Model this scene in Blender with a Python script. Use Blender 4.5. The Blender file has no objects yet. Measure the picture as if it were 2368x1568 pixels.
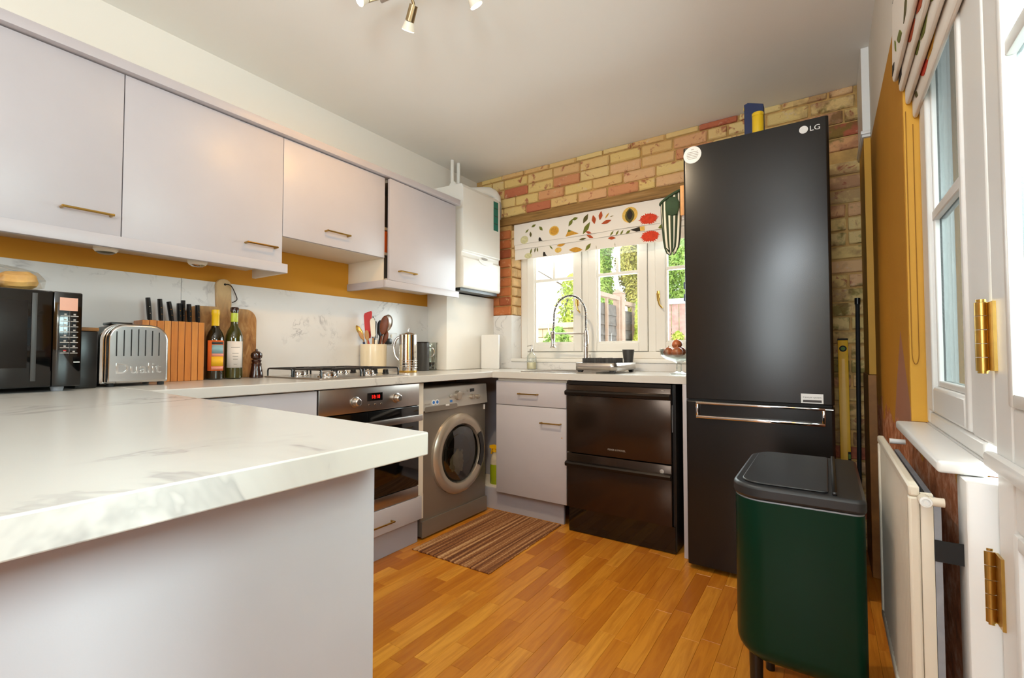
import bpy, bmesh, math, random
from mathutils import Vector, Matrix, Euler

random.seed(7)
D = bpy.data
SC = bpy.context.scene
COL = SC.collection
PI = math.pi

# ------------------------------------------------------------------ camera
cam_d = D.cameras.new('camera'); cam = D.objects.new('camera', cam_d); COL.objects.link(cam)
cam_d.sensor_width = 36.0; cam_d.sensor_fit = 'HORIZONTAL'
cam_d.lens = 36.0 * 1082.02 / 2368.0
cam_d.clip_start = 0.02
YAW, PIT, ROL = math.radians(33.884), math.radians(1.782), math.radians(-0.041)
fw = Vector((-math.sin(YAW) * math.cos(PIT), math.cos(YAW) * math.cos(PIT), math.sin(PIT)))
rt = Vector((math.cos(YAW), math.sin(YAW), 0)); up = rt.cross(fw)
rt2 = rt * math.cos(ROL) + up * math.sin(ROL); up2 = rt2.cross(fw)
m = Matrix((rt2, up2, -fw)).transposed().to_4x4()
m.translation = Vector((2.4318, -2.4614, 1.0278))
cam.matrix_world = m
SC.camera = cam

# ------------------------------------------------------------------ world, lights, exposure
SC.view_settings.view_transform = 'Standard'
SC.view_settings.look = 'None'
SC.view_settings.gamma = 1.0
SC.view_settings.use_curve_mapping = False
SC.view_settings.exposure = 0.06

W = D.worlds.new('sky'); SC.world = W; W.use_nodes = True
wn = W.node_tree.nodes; wl = W.node_tree.links
wn['Background'].inputs[0].default_value = (0.93, 0.97, 1.0, 1)
wn['Background'].inputs[1].default_value = 3.0


def area(name, loc, target, sx, sy, power, col):
    l = D.lights.new(name, 'AREA'); l.shape = 'RECTANGLE'; l.size = sx; l.size_y = sy
    l.energy = power; l.color = col
    o = D.objects.new(name, l); COL.objects.link(o); o.location = loc
    o.rotation_euler = (Vector(target) - Vector(loc)).to_track_quat('-Z', 'Y').to_euler()
    return o


# daylight through the glazed door and side window on the right
area('daylight_door', (2.98, -1.85, 1.52), (1.5, -2.05, 0.75), 0.75, 0.46, 225, (0.80, 0.98, 1.0))
# daylight arriving from the room behind the photographer
area('daylight_room', (2.12, -5.0, 1.5), (1.7, 0, 1.3), 0.75, 1.3, 36, (0.84, 0.96, 1.0))
# photographer's flash bounced off the ceiling
area('bounced_flash', (2.4, -2.8, 1.9), (2.1, -2.1, 2.62), 0.4, 0.4, 20, (0.82, 0.93, 1.0))
# daylight at the back window
area('daylight_back', (1.2, 1.15, 1.45), (1.2, -1.0, 1.0), 1.5, 0.8, 56, (0.86, 0.98, 1.0))


# ------------------------------------------------------------------ materials
def srgb(c):
    r = []
    for v in c[:3]:
        v = v / 255.0
        r.append(v / 12.92 if v <= 0.04045 else ((v + 0.055) / 1.055) ** 2.4)
    return (r[0], r[1], r[2], 1.0)


class N:
    """little node helper"""
    def __init__(s, name):
        s.m = D.materials.new(name); s.m.use_nodes = True
        s.t = s.m.node_tree; s.b = s.t.nodes['Principled BSDF']; s.out = s.t.nodes['Material Output']

    def n(s, typ, **kw):
        x = s.t.nodes.new(typ)
        for k, v in kw.items(): setattr(x, k, v)
        return x

    def l(s, a, b): s.t.links.new(a, b)

    def set(s, **kw):
        for k, v in kw.items(): s.b.inputs[k.replace('_', ' ')].default_value = v

    def pos(s, scale=(1, 1, 1), rot=(0, 0, 0)):
        g = s.n('ShaderNodeNewGeometry'); mp = s.n('ShaderNodeMapping')
        mp.inputs['Scale'].default_value = scale; mp.inputs['Rotation'].default_value = rot
        s.l(g.outputs['Position'], mp.inputs['Vector']); return mp.outputs[0]

    def obj(s, scale=(1, 1, 1)):
        g = s.n('ShaderNodeTexCoord'); mp = s.n('ShaderNodeMapping')
        mp.inputs['Scale'].default_value = scale
        s.l(g.outputs['Object'], mp.inputs['Vector']); return mp.outputs[0]

    def noise(s, vec, scale, detail=4, rough=0.55, dist=0.0):
        x = s.n('ShaderNodeTexNoise'); x.inputs['Scale'].default_value = scale
        x.inputs['Detail'].default_value = detail; x.inputs['Roughness'].default_value = rough
        x.inputs['Distortion'].default_value = dist
        s.l(vec, x.inputs['Vector']); return x.outputs['Fac']

    def ramp(s, fac, stops, interp='LINEAR'):
        r = s.n('ShaderNodeValToRGB'); cr = r.color_ramp; cr.interpolation = interp
        while len(cr.elements) > 1: cr.elements.remove(cr.elements[-1])
        cr.elements[0].position = stops[0][0]; cr.elements[0].color = stops[0][1]
        for p, c in stops[1:]:
            e = cr.elements.new(p); e.color = c
        s.l(fac, r.inputs[0]); return r.outputs[0]

    def mix(s, f, a, b, mode='MIX'):
        x = s.n('ShaderNodeMix', data_type='RGBA', blend_type=mode)
        for sock, v in ((x.inputs[0], f), (x.inputs[6], a), (x.inputs[7], b)):
            if hasattr(v, 'is_linked'): s.l(v, sock)
            else: sock.default_value = v
        return x.outputs[2]

    def math(s, op, a, b=0.0, c=None):
        x = s.n('ShaderNodeMath', operation=op)
        for i, v in enumerate((a, b) if c is None else (a, b, c)):
            if hasattr(v, 'is_linked'): s.l(v, x.inputs[i])
            else: x.inputs[i].default_value = v
        return x.outputs[0]

    def bump(s, h, strength, dist=0.002):
        b = s.n('ShaderNodeBump'); b.inputs['Strength'].default_value = strength
        b.inputs['Distance'].default_value = dist
        s.l(h, b.inputs['Height']); s.l(b.outputs[0], s.b.inputs['Normal'])

    def col(s, c): s.l(c, s.b.inputs['Base Color'])


def plain(name, c, rough=0.5, metal=0.0, var=0.06, vs=6.0, bs=0.0, bscale=60, spec=0.5, coat=0.0):
    k = N(name); k.set(Roughness=rough, Metallic=metal)
    k.b.inputs['Specular IOR Level'].default_value = spec
    k.b.inputs['Coat Weight'].default_value = coat
    c = srgb(c)
    f = k.noise(k.pos(), vs, 5)
    lo = tuple(v * (1 - var) for v in c[:3]) + (1,); hi = tuple(min(1, v * (1 + var)) for v in c[:3]) + (1,)
    k.col(k.ramp(f, [(0.3, lo), (0.7, hi)]))
    if bs: k.bump(k.noise(k.pos(), bscale, 4), bs)
    return k.m


M = {}
M['cab'] = plain('grey_laminate', (188, 182, 185), 0.38, var=0.02, bs=0.03, bscale=500)
M['cab_in'] = plain('cream_carcass', (226, 214, 196), 0.5, var=0.02)
M['cornice'] = plain('grey_trim_laminate', (186, 178, 180), 0.4, var=0.02)
M['plinth'] = plain('grey_plinth', (176, 172, 178), 0.5, var=0.03)
M['wall_white'] = plain('cream_white_emulsion', (240, 235, 226), 0.85, var=0.015, bs=0.05, bscale=200)
M['ceiling'] = plain('ceiling_emulsion', (245, 242, 236), 0.9, var=0.012, vs=2)
M['white'] = plain('white_gloss_paint', (236, 234, 230), 0.32, var=0.015)
M['upvc'] = plain('white_window_paint', (238, 234, 226), 0.35, var=0.012)
M['boiler'] = plain('boiler_white_enamel', (236, 234, 228), 0.3, var=0.01)
M['brass'] = plain('aged_brass', (176, 140, 72), 0.28, 1.0, var=0.12, vs=40)
M['brass_b'] = plain('polished_brass', (196, 160, 84), 0.3, 1.0, var=0.1, vs=30)
M['nickel'] = plain('tan_nickel', (176, 156, 122), 0.3, 1.0, var=0.05)
M['steel'] = plain('brushed_steel', (196, 190, 184), 0.3, 1.0, var=0.05, vs=12)
M['chrome'] = plain('chrome', (225, 222, 218), 0.06, 1.0, var=0.02)
M['toaster'] = plain('polished_toaster_steel', (206, 204, 202), 0.2, 1.0, var=0.04, vs=9)
M['black'] = plain('black_plastic', (20, 18, 17), 0.3, var=0.1)
M['blackgloss'] = plain('black_gloss', (10, 9, 9), 0.08, var=0.05, coat=0.4)
M['darkgrey'] = plain('dark_grey_plastic', (62, 60, 58), 0.42, var=0.08)
M['fridge'] = plain('matt_black_steel', (28, 24, 21), 0.25, 0.2, var=0.06, vs=3)
M['fridge_side'] = plain('fridge_side_black', (24, 22, 21), 0.45, var=0.06)
M['binlid'] = plain('bin_lid_black', (38, 38, 39), 0.4, var=0.06)
M['binbody'] = plain('bottle_green_steel', (2, 40, 25), 0.3, 0.0, var=0.08, vs=2.5, spec=0.2)
M['rubber'] = plain('black_rubber', (16, 15, 15), 0.7)
M['wm'] = plain('silver_grey_enamel', (150, 140, 128), 0.34, 0.55, var=0.03)
M['wm_light'] = plain('silver_panel', (196, 190, 180), 0.32, 0.45, var=0.02)
M['wm_ring'] = plain('silver_ring', (188, 176, 160), 0.25, 0.6, var=0.02)
M['dd'] = plain('dark_stainless', (64, 50, 40), 0.2, 0.7, var=0.08, vs=3)
M['dd_dark'] = plain('dark_handle_recess', (36, 30, 26), 0.35, 0.6, var=0.1)
M['rad'] = plain('radiator_enamel', (224, 212, 192), 0.4, var=0.03)
M['galv'] = plain('galvanised_grey', (150, 154, 160), 0.5, 0.4, var=0.12, vs=30)
M['orange_wood'] = plain('light_oak', (206, 146, 84), 0.5, var=0.15, vs=20)
M['cream'] = plain('cream_ceramic', (236, 218, 184), 0.3, var=0.02, coat=0.2)
M['red'] = plain('red_silicone', (206, 24, 14), 0.45, var=0.05)
M['ivory'] = plain('ivory_plastic', (240, 230, 210), 0.4, var=0.02)
M['spoonwood'] = plain('dark_utensil_wood', (116, 58, 26), 0.5, var=0.25, vs=30)
M['palewood'] = plain('pale_utensil_wood', (190, 140, 84), 0.5, var=0.15, vs=30)
M['millwood'] = plain('dark_walnut_gloss', (52, 22, 10), 0.2, var=0.3, vs=40, coat=0.5)
M['teal'] = plain('teal_sticker', (20, 118, 104), 0.5, var=0.05)
M['silver_label'] = plain('silver_label', (190, 186, 180), 0.35, 0.5, var=0.05)
M['mark'] = plain('dark_mark', (58, 52, 50), 0.5, var=0.05)
M['greymark'] = plain('grey_print', (168, 160, 152), 0.5, var=0.05)
M['whitemark'] = plain('white_print', (236, 234, 230), 0.45, var=0.02)
M['blueprint'] = plain('blue_print', (60, 120, 190), 0.5, var=0.05)
M['navy'] = plain('navy_cover', (16, 34, 78), 0.5, var=0.08)
M['yellow'] = plain('yellow_enamel', (232, 190, 22), 0.4, var=0.06)
M['level'] = plain('yellow_level_paint', (252, 190, 16), 0.4, var=0.06)
M['vial'] = plain('green_vial', (96, 128, 36), 0.6, var=0.1)
M['lime'] = plain('lime_liquid', (152, 168, 24), 0.25, var=0.08)
M['soap'] = plain('cream_soap', (236, 224, 190), 0.3, var=0.03)
M['egg'] = plain('copper_brown_skin', (168, 92, 52), 0.35, var=0.25, vs=30)
M['bread'] = plain('golden_crust', (244, 186, 112), 0.5, var=0.28, vs=18, bs=0.2, bscale=30)
M['cloth_cream'] = plain('cream_cotton', (206, 192, 164), 0.8, var=0.15, vs=20)
M['cloth_dark'] = plain('dark_cotton', (26, 24, 26), 0.8, var=0.2, vs=20)
M['cord'] = plain('mustard_cord', (150, 100, 24), 0.7)
M['leather'] = plain('dark_leather', (52, 36, 24), 0.6)
M['capsule_y'] = plain('yellow_capsule', (240, 190, 20), 0.35, var=0.05)
M['capsule_g'] = plain('lime_capsule', (196, 206, 60), 0.35, var=0.05)
M['paper'] = plain('cream_paper', (232, 222, 214), 0.6, var=0.03)
M['orangepaper'] = plain('orange_paper', (236, 110, 44), 0.55, var=0.06)
M['bluepaper'] = plain('blue_grey_print', (140, 176, 184), 0.55, var=0.1)
M['yellowpaper'] = plain('yellow_print', (244, 186, 30), 0.55, var=0.1)
M['pinkpaper'] = plain('pink_print', (232, 150, 130), 0.55, var=0.1)
M['greenrim'] = plain('dark_green_edging', (40, 62, 36), 0.8, var=0.15, vs=30)
M['render'] = plain('white_render', (248, 244, 236), 0.9, var=0.03)
M['roof'] = plain('pale_roof_tiles', (232, 220, 206), 0.8, var=0.1, vs=10)
M['fence'] = plain('weathered_fence', (118, 114, 108), 0.85, var=0.25, vs=14)
M['fencepost'] = plain('fence_post', (188, 164, 146), 0.85, var=0.12, vs=14)
M['redfence'] = plain('red_brown_slat', (196, 158, 148), 0.85, var=0.25, vs=14)
M['stone'] = plain('sandstone', (232, 214, 180), 0.9, var=0.12, vs=8)
M['paving'] = plain('garden_paving', (200, 192, 180), 0.9, var=0.1, vs=5)
M['bark'] = plain('bark', (96, 78, 60), 0.9, var=0.2, vs=20)
M['terracotta'] = plain('terracotta', (200, 130, 96), 0.8, var=0.1)
M['bare_wood'] = plain('bare_timber', (150, 100, 46), 0.6, var=0.25, vs=14)


def mk_emit(name, c, s):
    k = N(name); k.set(Roughness=0.3)
    k.b.inputs['Base Color'].default_value = srgb(c)
    k.b.inputs['Emission Color'].default_value = srgb(c); k.b.inputs['Emission Strength'].default_value = s
    return k.m


M['led_red'] = mk_emit('red_led', (255, 30, 20), 1.6)
M['lamp'] = mk_emit('lamp_face', (255, 236, 206), 9.0)
M['lcd'] = plain('orange_lcd', (214, 150, 120), 0.3, var=0.08)


def mk_marble(name, base, vein, scale=1.0, amount=0.8, rough=0.25):
    k = N(name); k.set(Roughness=rough)
    p = k.pos((scale, scale, scale), (0.2, 0.5, 0.6))
    n1 = k.noise(p, 1.6, 6, 0.6, 1.2)
    v = k.ramp(n1, [(0.462, (0, 0, 0, 1)), (0.492, (1, 1, 1, 1)), (0.503, (0.15, 0.15, 0.15, 1)), (0.54, (0, 0, 0, 1))])
    msk = k.ramp(k.noise(p, 2.3, 3), [(0.5, (0, 0, 0, 1)), (0.68, (1, 1, 1, 1))])
    f = k.math('MULTIPLY', v, msk); f = k.math('MULTIPLY', f, amount)
    cloud = k.ramp(k.noise(p, 1.1, 5), [(0.3, srgb(tuple(c - 7 for c in base))), (0.7, srgb(base))])
    k.col(k.mix(f, cloud, srgb(vein)))
    return k.m


M['worktop'] = mk_marble('white_marble_laminate', (208, 204, 197), (118, 113, 114), 1.0, 0.8, 0.24)
M['splash'] = mk_marble('marble_splashback', (232, 229, 226), (138, 134, 136), 2.2, 0.8, 0.24)


def mk_glass(name, tint=(1, 1, 1), refl=0.08, rough=0.0, fres=0.8, milk=0.0):
    k = N(name); t = k.t
    tr = k.n('ShaderNodeBsdfTransparent'); tr.inputs[0].default_value = tint + (1,)
    gl = k.n('ShaderNodeBsdfGlossy'); gl.inputs['Roughness'].default_value = rough
    fr = k.n('ShaderNodeFresnel'); fr.inputs[0].default_value = 1.45
    mx = k.n('ShaderNodeMixShader')
    f = k.math('MULTIPLY_ADD', fr.outputs[0], fres, refl)
    body = tr.outputs[0]
    if milk:
        tl = k.n('ShaderNodeBsdfTranslucent'); tl.inputs[0].default_value = (0.9, 0.92, 0.92, 1)
        m2 = k.n('ShaderNodeMixShader'); m2.inputs[0].default_value = milk
        k.l(tr.outputs[0], m2.inputs[1]); k.l(tl.outputs[0], m2.inputs[2]); body = m2.outputs[0]
    k.l(f, mx.inputs[0]); k.l(body, mx.inputs[1]); k.l(gl.outputs[0], mx.inputs[2])
    k.l(mx.outputs[0], k.out.inputs[0])
    return k.m


M['pane'] = mk_glass('window_glass', (0.97, 0.98, 0.98), 0.02)
M['pane_obscured'] = mk_glass('pale_door_glass', (0.30, 0.315, 0.31), 0.05, 0.2, 0.15, 0.04)
M['clear'] = mk_glass('clear_glassware', (0.95, 0.97, 0.95), 0.04, 0.0, 0.6)
M['wmglass'] = mk_glass('smoked_door_glass', (0.55, 0.55, 0.5), 0.12)
M['film'] = mk_glass('clear_bag_film', (0.98, 0.97, 0.94), 0.03, 0.15, 0.3)


def mk_bottle(name, c):
    k = N(name); k.set(Roughness=0.05, IOR=1.5)
    k.b.inputs['Base Color'].default_value = srgb(c); k.b.inputs['Coat Weight'].default_value = 0.5
    return k.m


M['bottle'] = mk_bottle('dark_wine_glass', (34, 26, 8))
M['bottle_o'] = mk_bottle('olive_wine_glass', (62, 58, 14))


def mk_brick():
    k = N('old_stock_brick'); k.set(Roughness=0.9)
    oi = k.n('ShaderNodeObjectInfo')
    base = k.ramp(oi.outputs['Random'], [
        (0.0, srgb((230, 198, 126))), (0.3, srgb((234, 206, 142))), (0.55, srgb((226, 186, 122))),
        (0.72, srgb((228, 184, 136))), (0.85, srgb((222, 164, 114))), (0.93, srgb((200, 120, 84))), (1.0, srgb((176, 88, 62)))])
    p = k.pos()
    pn = k.noise(p, 13, 6, 0.65, 0.6)
    red = k.ramp(pn, [(0.57, (0, 0, 0, 1)), (0.64, (0.85, 0.85, 0.85, 1))])
    c1 = k.mix(red, base, srgb((170, 88, 64)))
    pn2 = k.noise(p, 17, 6, 0.7)
    pale = k.ramp(pn2, [(0.6, (0, 0, 0, 1)), (0.7, (0.75, 0.75, 0.75, 1))])
    c2 = k.mix(pale, c1, srgb((226, 200, 166)))
    # mossy green residue patches low on the wall by the corner
    s = k.n('ShaderNodeSeparateXYZ'); g = k.n('ShaderNodeNewGeometry'); k.l(g.outputs['Position'], s.inputs[0])
    xm = k.math('GREATER_THAN', s.outputs[0], 2.3)
    gn = k.ramp(k.noise(p, 7, 4, 0.6), [(0.55, (0, 0, 0, 1)), (0.62, (0.8, 0.8, 0.8, 1))])
    c3 = k.mix(k.math('MULTIPLY', gn, xm), c2, srgb((122, 108, 44)))
    # darker, redder salvaged patch near the corner
    dn = k.ramp(k.noise(p, 9, 4), [(0.40, (0.5, 0.5, 0.5, 1)), (0.52, (0, 0, 0, 1))])
    c4 = k.mix(k.math('MULTIPLY', dn, xm), c3, srgb((132, 74, 56)))
    k.col(c4)
    k.bump(k.noise(p, 70, 6, 0.7), 0.7, 0.006)
    return k.m


def mk_brick_orange():
    k = N('orange_reveal_brick'); k.set(Roughness=0.9)
    p = k.pos()
    oi = k.n('ShaderNodeObjectInfo')
    base = k.ramp(oi.outputs['Random'], [(0, srgb((176, 96, 52))), (0.5, srgb((196, 116, 66))), (1, srgb((150, 72, 42)))])
    pale = k.ramp(k.noise(p, 22, 6, 0.7), [(0.56, (0, 0, 0, 1)), (0.66, (0.7, 0.7, 0.7, 1))])
    k.col(k.mix(pale, base, srgb((216, 164, 120))))
    k.bump(k.noise(p, 70, 6, 0.7), 0.6, 0.005)
    return k.m


M['brick'] = mk_brick()
M['brick_o'] = mk_brick_orange()
M['brick_pale'] = plain('limewashed_reveal_brick', (214, 178, 128), 0.9, var=0.22, vs=14, bs=0.6, bscale=60)
M['mortar'] = plain('sandy_mortar', (196, 156, 94), 0.95, var=0.2, vs=20, bs=0.6, bscale=90)


def mk_lintel():
    k = N('stained_timber_lintel'); k.set(Roughness=0.7)
    f = k.noise(k.pos((2, 30, 30)), 2.0, 6, 0.6)
    k.col(k.ramp(f, [(0.3, srgb((120, 88, 42))), (0.55, srgb((158, 118, 62))), (0.75, srgb((180, 142, 92)))]))
    k.bump(k.noise(k.pos((3, 40, 40)), 3, 5), 0.5, 0.004)
    return k.m


M['lintel'] = mk_lintel()


def mk_plank():
    k = N('oak_laminate_strip'); k.set(Roughness=0.27)
    oi = k.n('ShaderNodeObjectInfo')
    g = k.n('ShaderNodeNewGeometry'); add = k.n('ShaderNodeVectorMath', operation='ADD')
    sc = k.n('ShaderNodeVectorMath', operation='SCALE'); cx = k.n('ShaderNodeCombineXYZ')
    k.l(oi.outputs['Random'], cx.inputs[0]); k.l(oi.outputs['Random'], cx.inputs[1])
    k.l(cx.outputs[0], sc.inputs[0]); sc.inputs['Scale'].default_value = 37.0
    k.l(g.outputs['Position'], add.inputs[0]); k.l(sc.outputs[0], add.inputs[1])
    mp = k.n('ShaderNodeMapping'); mp.inputs['Scale'].default_value = (26, 2.2, 1); k.l(add.outputs[0], mp.inputs[0])
    gr = k.noise(mp.outputs[0], 1.6, 6, 0.6, 0.8)
    base = k.ramp(oi.outputs['Random'], [(0, srgb((178, 104, 26))), (0.25, srgb((204, 128, 34))), (0.6, srgb((226, 156, 54))), (0.8, srgb((210, 134, 38))), (1, srgb((168, 92, 20)))])
    dark = k.ramp(gr, [(0.35, (0.5, 0.5, 0.5, 1)), (0.6, (0, 0, 0, 1))])
    k.col(k.mix(dark, base, srgb((164, 88, 20))))
    k.bump(gr, 0.06, 0.001)
    return k.m


M['plank'] = mk_plank()


def mk_floor_base():
    k = N('oak_laminate_beyond'); k.set(Roughness=0.3)
    br = k.n('ShaderNodeTexBrick'); br.offset = 0.37
    br.inputs['Scale'].default_value = 1.0
    br.inputs['Color1'].default_value = srgb((186, 120, 50)); br.inputs['Color2'].default_value = srgb((164, 100, 38))
    br.inputs['Mortar'].default_value = srgb((104, 60, 22)); br.inputs['Mortar Size'].default_value = 0.001
    br.inputs['Brick Width'].default_value = 0.42; br.inputs['Row Height'].default_value = 0.0655
    k.l(k.pos((1, 1, 1), (0, 0, PI / 2)), br.inputs['Vector'])
    k.col(br.outputs['Color']); return k.m


M['floor_base'] = mk_floor_base()


def mk_wood_board():
    k = N('worn_acacia_board'); k.set(Roughness=0.5)
    p = k.pos((1, 9, 3))
    f = k.noise(p, 3.0, 6, 0.6, 1.0)
    c = k.ramp(f, [(0.3, srgb((120, 74, 32))), (0.5, srgb((166, 112, 56))), (0.7, srgb((200, 156, 96)))])
    s = k.n('ShaderNodeSeparateXYZ'); g = k.n('ShaderNodeNewGeometry'); k.l(g.outputs['Position'], s.inputs[0])
    topm = k.ramp(k.math('ADD', s.outputs[2], k.math('MULTIPLY', k.noise(k.pos(), 9, 3), 0.05)), [(0.0, (0, 0, 0, 1)), (1.0, (1, 1, 1, 1))])
    mr = k.n('ShaderNodeMapRange'); mr.inputs['From Min'].default_value = 1.2; mr.inputs['From Max'].default_value = 1.32
    k.l(topm, mr.inputs['Value']); k.l(s.outputs[2], mr.inputs['Value'])
    k.col(k.mix(k.math('MULTIPLY', mr.outputs[0], 0.8), c, srgb((206, 176, 130))))
    return k.m


M['board'] = mk_wood_board()


def mk_block():
    k = N('beech_block_slat'); k.set(Roughness=0.4)
    oi = k.n('ShaderNodeObjectInfo')
    base = k.ramp(oi.outputs['Random'], [(0, srgb((208, 124, 48))), (1, srgb((232, 160, 82)))])
    f = k.ramp(k.noise(k.pos((20, 20, 2)), 2.5, 5), [(0.35, (0.45, 0.45, 0.45, 1)), (0.65, (0, 0, 0, 1))])
    k.col(k.mix(f, base, srgb((176, 96, 34)))); return k.m


M['block'] = mk_block()


def mk_rug():
    k = N('striped_woven_jute'); k.set(Roughness=0.95)
    s = k.n('ShaderNodeSeparateXYZ'); g = k.n('ShaderNodeNewGeometry'); k.l(g.outputs['Position'], s.inputs[0])
    cx = k.n('ShaderNodeCombineXYZ'); k.l(k.math('MULTIPLY', s.outputs[0], 60), cx.inputs[0])
    k.l(k.math('MULTIPLY', s.outputs[1], 0.8), cx.inputs[1])
    n1 = k.noise(cx.outputs[0], 1.1, 2, 0.5)
    weave = k.noise(k.pos((90, 140, 1)), 1.0, 2)
    f = k.math('ADD', k.math('MULTIPLY', n1, 0.75), k.math('MULTIPLY', weave, 0.3))
    c = k.ramp(f, [(0.36, srgb((86, 44, 20))), (0.48, srgb((128, 78, 40))), (0.56, srgb((160, 108, 62))), (0.66, srgb((206, 164, 116)))])
    k.col(c); k.bump(weave, 0.8, 0.004); return k.m


M['rug'] = mk_rug()


def mk_wall_left():
    """mustard paint band below the wall units, cream white above"""
    k = N('mustard_and_cream_paint'); k.set(Roughness=0.7)
    s = k.n('ShaderNodeSeparateXYZ'); g = k.n('ShaderNodeNewGeometry'); k.l(g.outputs['Position'], s.inputs[0])
    f = k.math('GREATER_THAN', s.outputs[2], 2.0)
    k.col(k.mix(f, srgb((200, 136, 22)), srgb((240, 234, 224))))
    k.bump(k.noise(k.pos(), 150, 4), 0.06); return k.m


M['wall_left'] = mk_wall_left()


def mk_wall_right():
    """mustard paint, white above picture height, bare plaster patch and brick at the bottom"""
    k = N('mustard_wall_with_bare_plaster'); k.set(Roughness=0.75)
    s = k.n('ShaderNodeSeparateXYZ'); g = k.n('ShaderNodeNewGeometry'); k.l(g.outputs['Position'], s.inputs[0])
    X, Y, Z = s.outputs
    top = k.math('GREATER_THAN', Z, 2.03)
    mustard = k.mix(k.noise(k.pos(), 3, 3), srgb((188, 128, 24)), srgb((204, 144, 32)))
    c = k.mix(top, mustard, srgb((232, 226, 216)))
    # scraped triangle of bare plaster beside the reveal
    edge = k.math('ADD', k.math('MULTIPLY_ADD', k.math('ADD', Y, 0.60), -1.5, 1.08), k.math('MULTIPLY', k.noise(k.pos(), 14, 5), 0.05))
    edge2 = k.math('MULTIPLY_ADD', k.math('ADD', Y, 0.60), 1.3, 1.10)
    bare = k.math('MULTIPLY', k.math('LESS_THAN', Z, edge), k.math('LESS_THAN', Z, edge2))
    below = k.math('LESS_THAN', k.math('ADD', Z, k.math('MULTIPLY', k.noise(k.pos(), 10, 4), 0.25)), 0.93)
    pl = k.ramp(k.noise(k.pos(), 16, 6, 0.7), [(0.35, srgb((140, 80, 44))), (0.5, srgb((190, 116, 72))), (0.62, srgb((214, 166, 136))), (0.75, srgb((150, 86, 50)))])
    c = k.mix(bare, c, srgb((176, 122, 94)))
    c = k.mix(below, c, pl)
    k.col(c); k.bump(k.noise(k.pos(), 60, 6), 0.35, 0.004); return k.m


M['wall_right'] = mk_wall_right()
M['mustard'] = plain('mustard_paint', (212, 156, 40), 0.6, var=0.04)
M['bare_plaster'] = plain('bare_brown_plaster', (158, 98, 66), 0.9, var=0.35, vs=18, bs=0.6, bscale=50)


def mk_fabric():
    k = N('blind_cotton'); k.set(Roughness=0.9)
    k.b.inputs['Base Color'].default_value = srgb((240, 232, 222))
    w = k.noise(k.pos((400, 400, 400)), 1.0, 2); k.bump(w, 0.2, 0.001)
    return k.m


M['fabric'] = mk_fabric()
for nm, c in dict(p_green=(112, 116, 42), p_olive=(92, 84, 40), p_rust=(176, 76, 36), p_orange=(206, 150, 52), p_yellow=(226, 184, 92),
                  p_red=(214, 66, 36), p_dark=(48, 40, 32), p_stem=(150, 138, 90), p_pale=(214, 208, 160)).items():
    M[nm] = plain('print_' + nm[2:], c, 0.9, var=0.15, vs=60)


def mk_glove():
    k = N('green_striped_cotton'); k.set(Roughness=0.95)
    tc = k.n('ShaderNodeUVMap')
    s = k.n('ShaderNodeSeparateXYZ'); k.l(tc.outputs[0], s.inputs[0])
    f = k.math('FRACT', k.math('MULTIPLY', s.outputs[0], 13.0))
    c = k.ramp(f, [(0.0, srgb((44, 58, 40))), (0.44, srgb((44, 58, 40))), (0.46, srgb((214, 208, 190))), (0.8, srgb((214, 208, 190))), (0.82, srgb((70, 74, 52)))], 'CONSTANT')
    k.col(c); return k.m


M['glove'] = mk_glove()


def mk_leaf(name, a, b):
    k = N(name); k.set(Roughness=0.7)
    f = k.noise(k.pos(), 5.0, 3)
    k.col(k.ramp(f, [(0.35, srgb(a)), (0.65, srgb(b))])); return k.m


M['leaf_c'] = mk_leaf('conifer_green', (132, 178, 70), (192, 216, 110))
M['leaf_o'] = mk_leaf('olive_conifer', (150, 150, 58), (204, 194, 100))
M['leaf_y'] = mk_leaf('lime_leaves', (150, 176, 50), (206, 214, 90))
M['leaf_g'] = mk_leaf('fresh_green', (140, 188, 70), (196, 226, 120))

# ------------------------------------------------------------------ mesh helpers
BASE = {}


def box(bm, x0, x1, y0, y1, z0, z1, bev=0.0, seg=2):
    r = bmesh.ops.create_cube(bm, size=1.0)
    vs = r['verts']
    for v in vs:
        v.co = Vector(((x0 + x1) / 2 + v.co.x * (x1 - x0), (y0 + y1) / 2 + v.co.y * (y1 - y0), (z0 + z1) / 2 + v.co.z * (z1 - z0)))
    if bev > 0:
        es = list({e for v in vs for e in v.link_edges})
        bmesh.ops.bevel(bm, geom=es, offset=bev, segments=seg, profile=0.5, affect='EDGES', clamp_overlap=True)


def frame_of(d):
    d = d.normalized(); a = Vector((0, 0, 1)) if abs(d.z) < 0.9 else Vector((1, 0, 0))
    u = d.cross(a).normalized(); return u, d.cross(u)


def cone(bm, p0, p1, r0, r1=None, n=20, caps=True):
    p0, p1 = Vector(p0), Vector(p1); r1 = r0 if r1 is None else r1
    u, w = frame_of(p1 - p0); rings = []
    for p, r in ((p0, r0), (p1, r1)):
        rings.append([bm.verts.new(p + (u * math.cos(2 * PI * i / n) + w * math.sin(2 * PI * i / n)) * r) for i in range(n)])
    for i in range(n):
        bm.faces.new((rings[0][i], rings[0][(i + 1) % n], rings[1][(i + 1) % n], rings[1][i]))
    if caps:
        bm.faces.new(rings[0][::-1]); bm.faces.new(rings[1])


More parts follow.
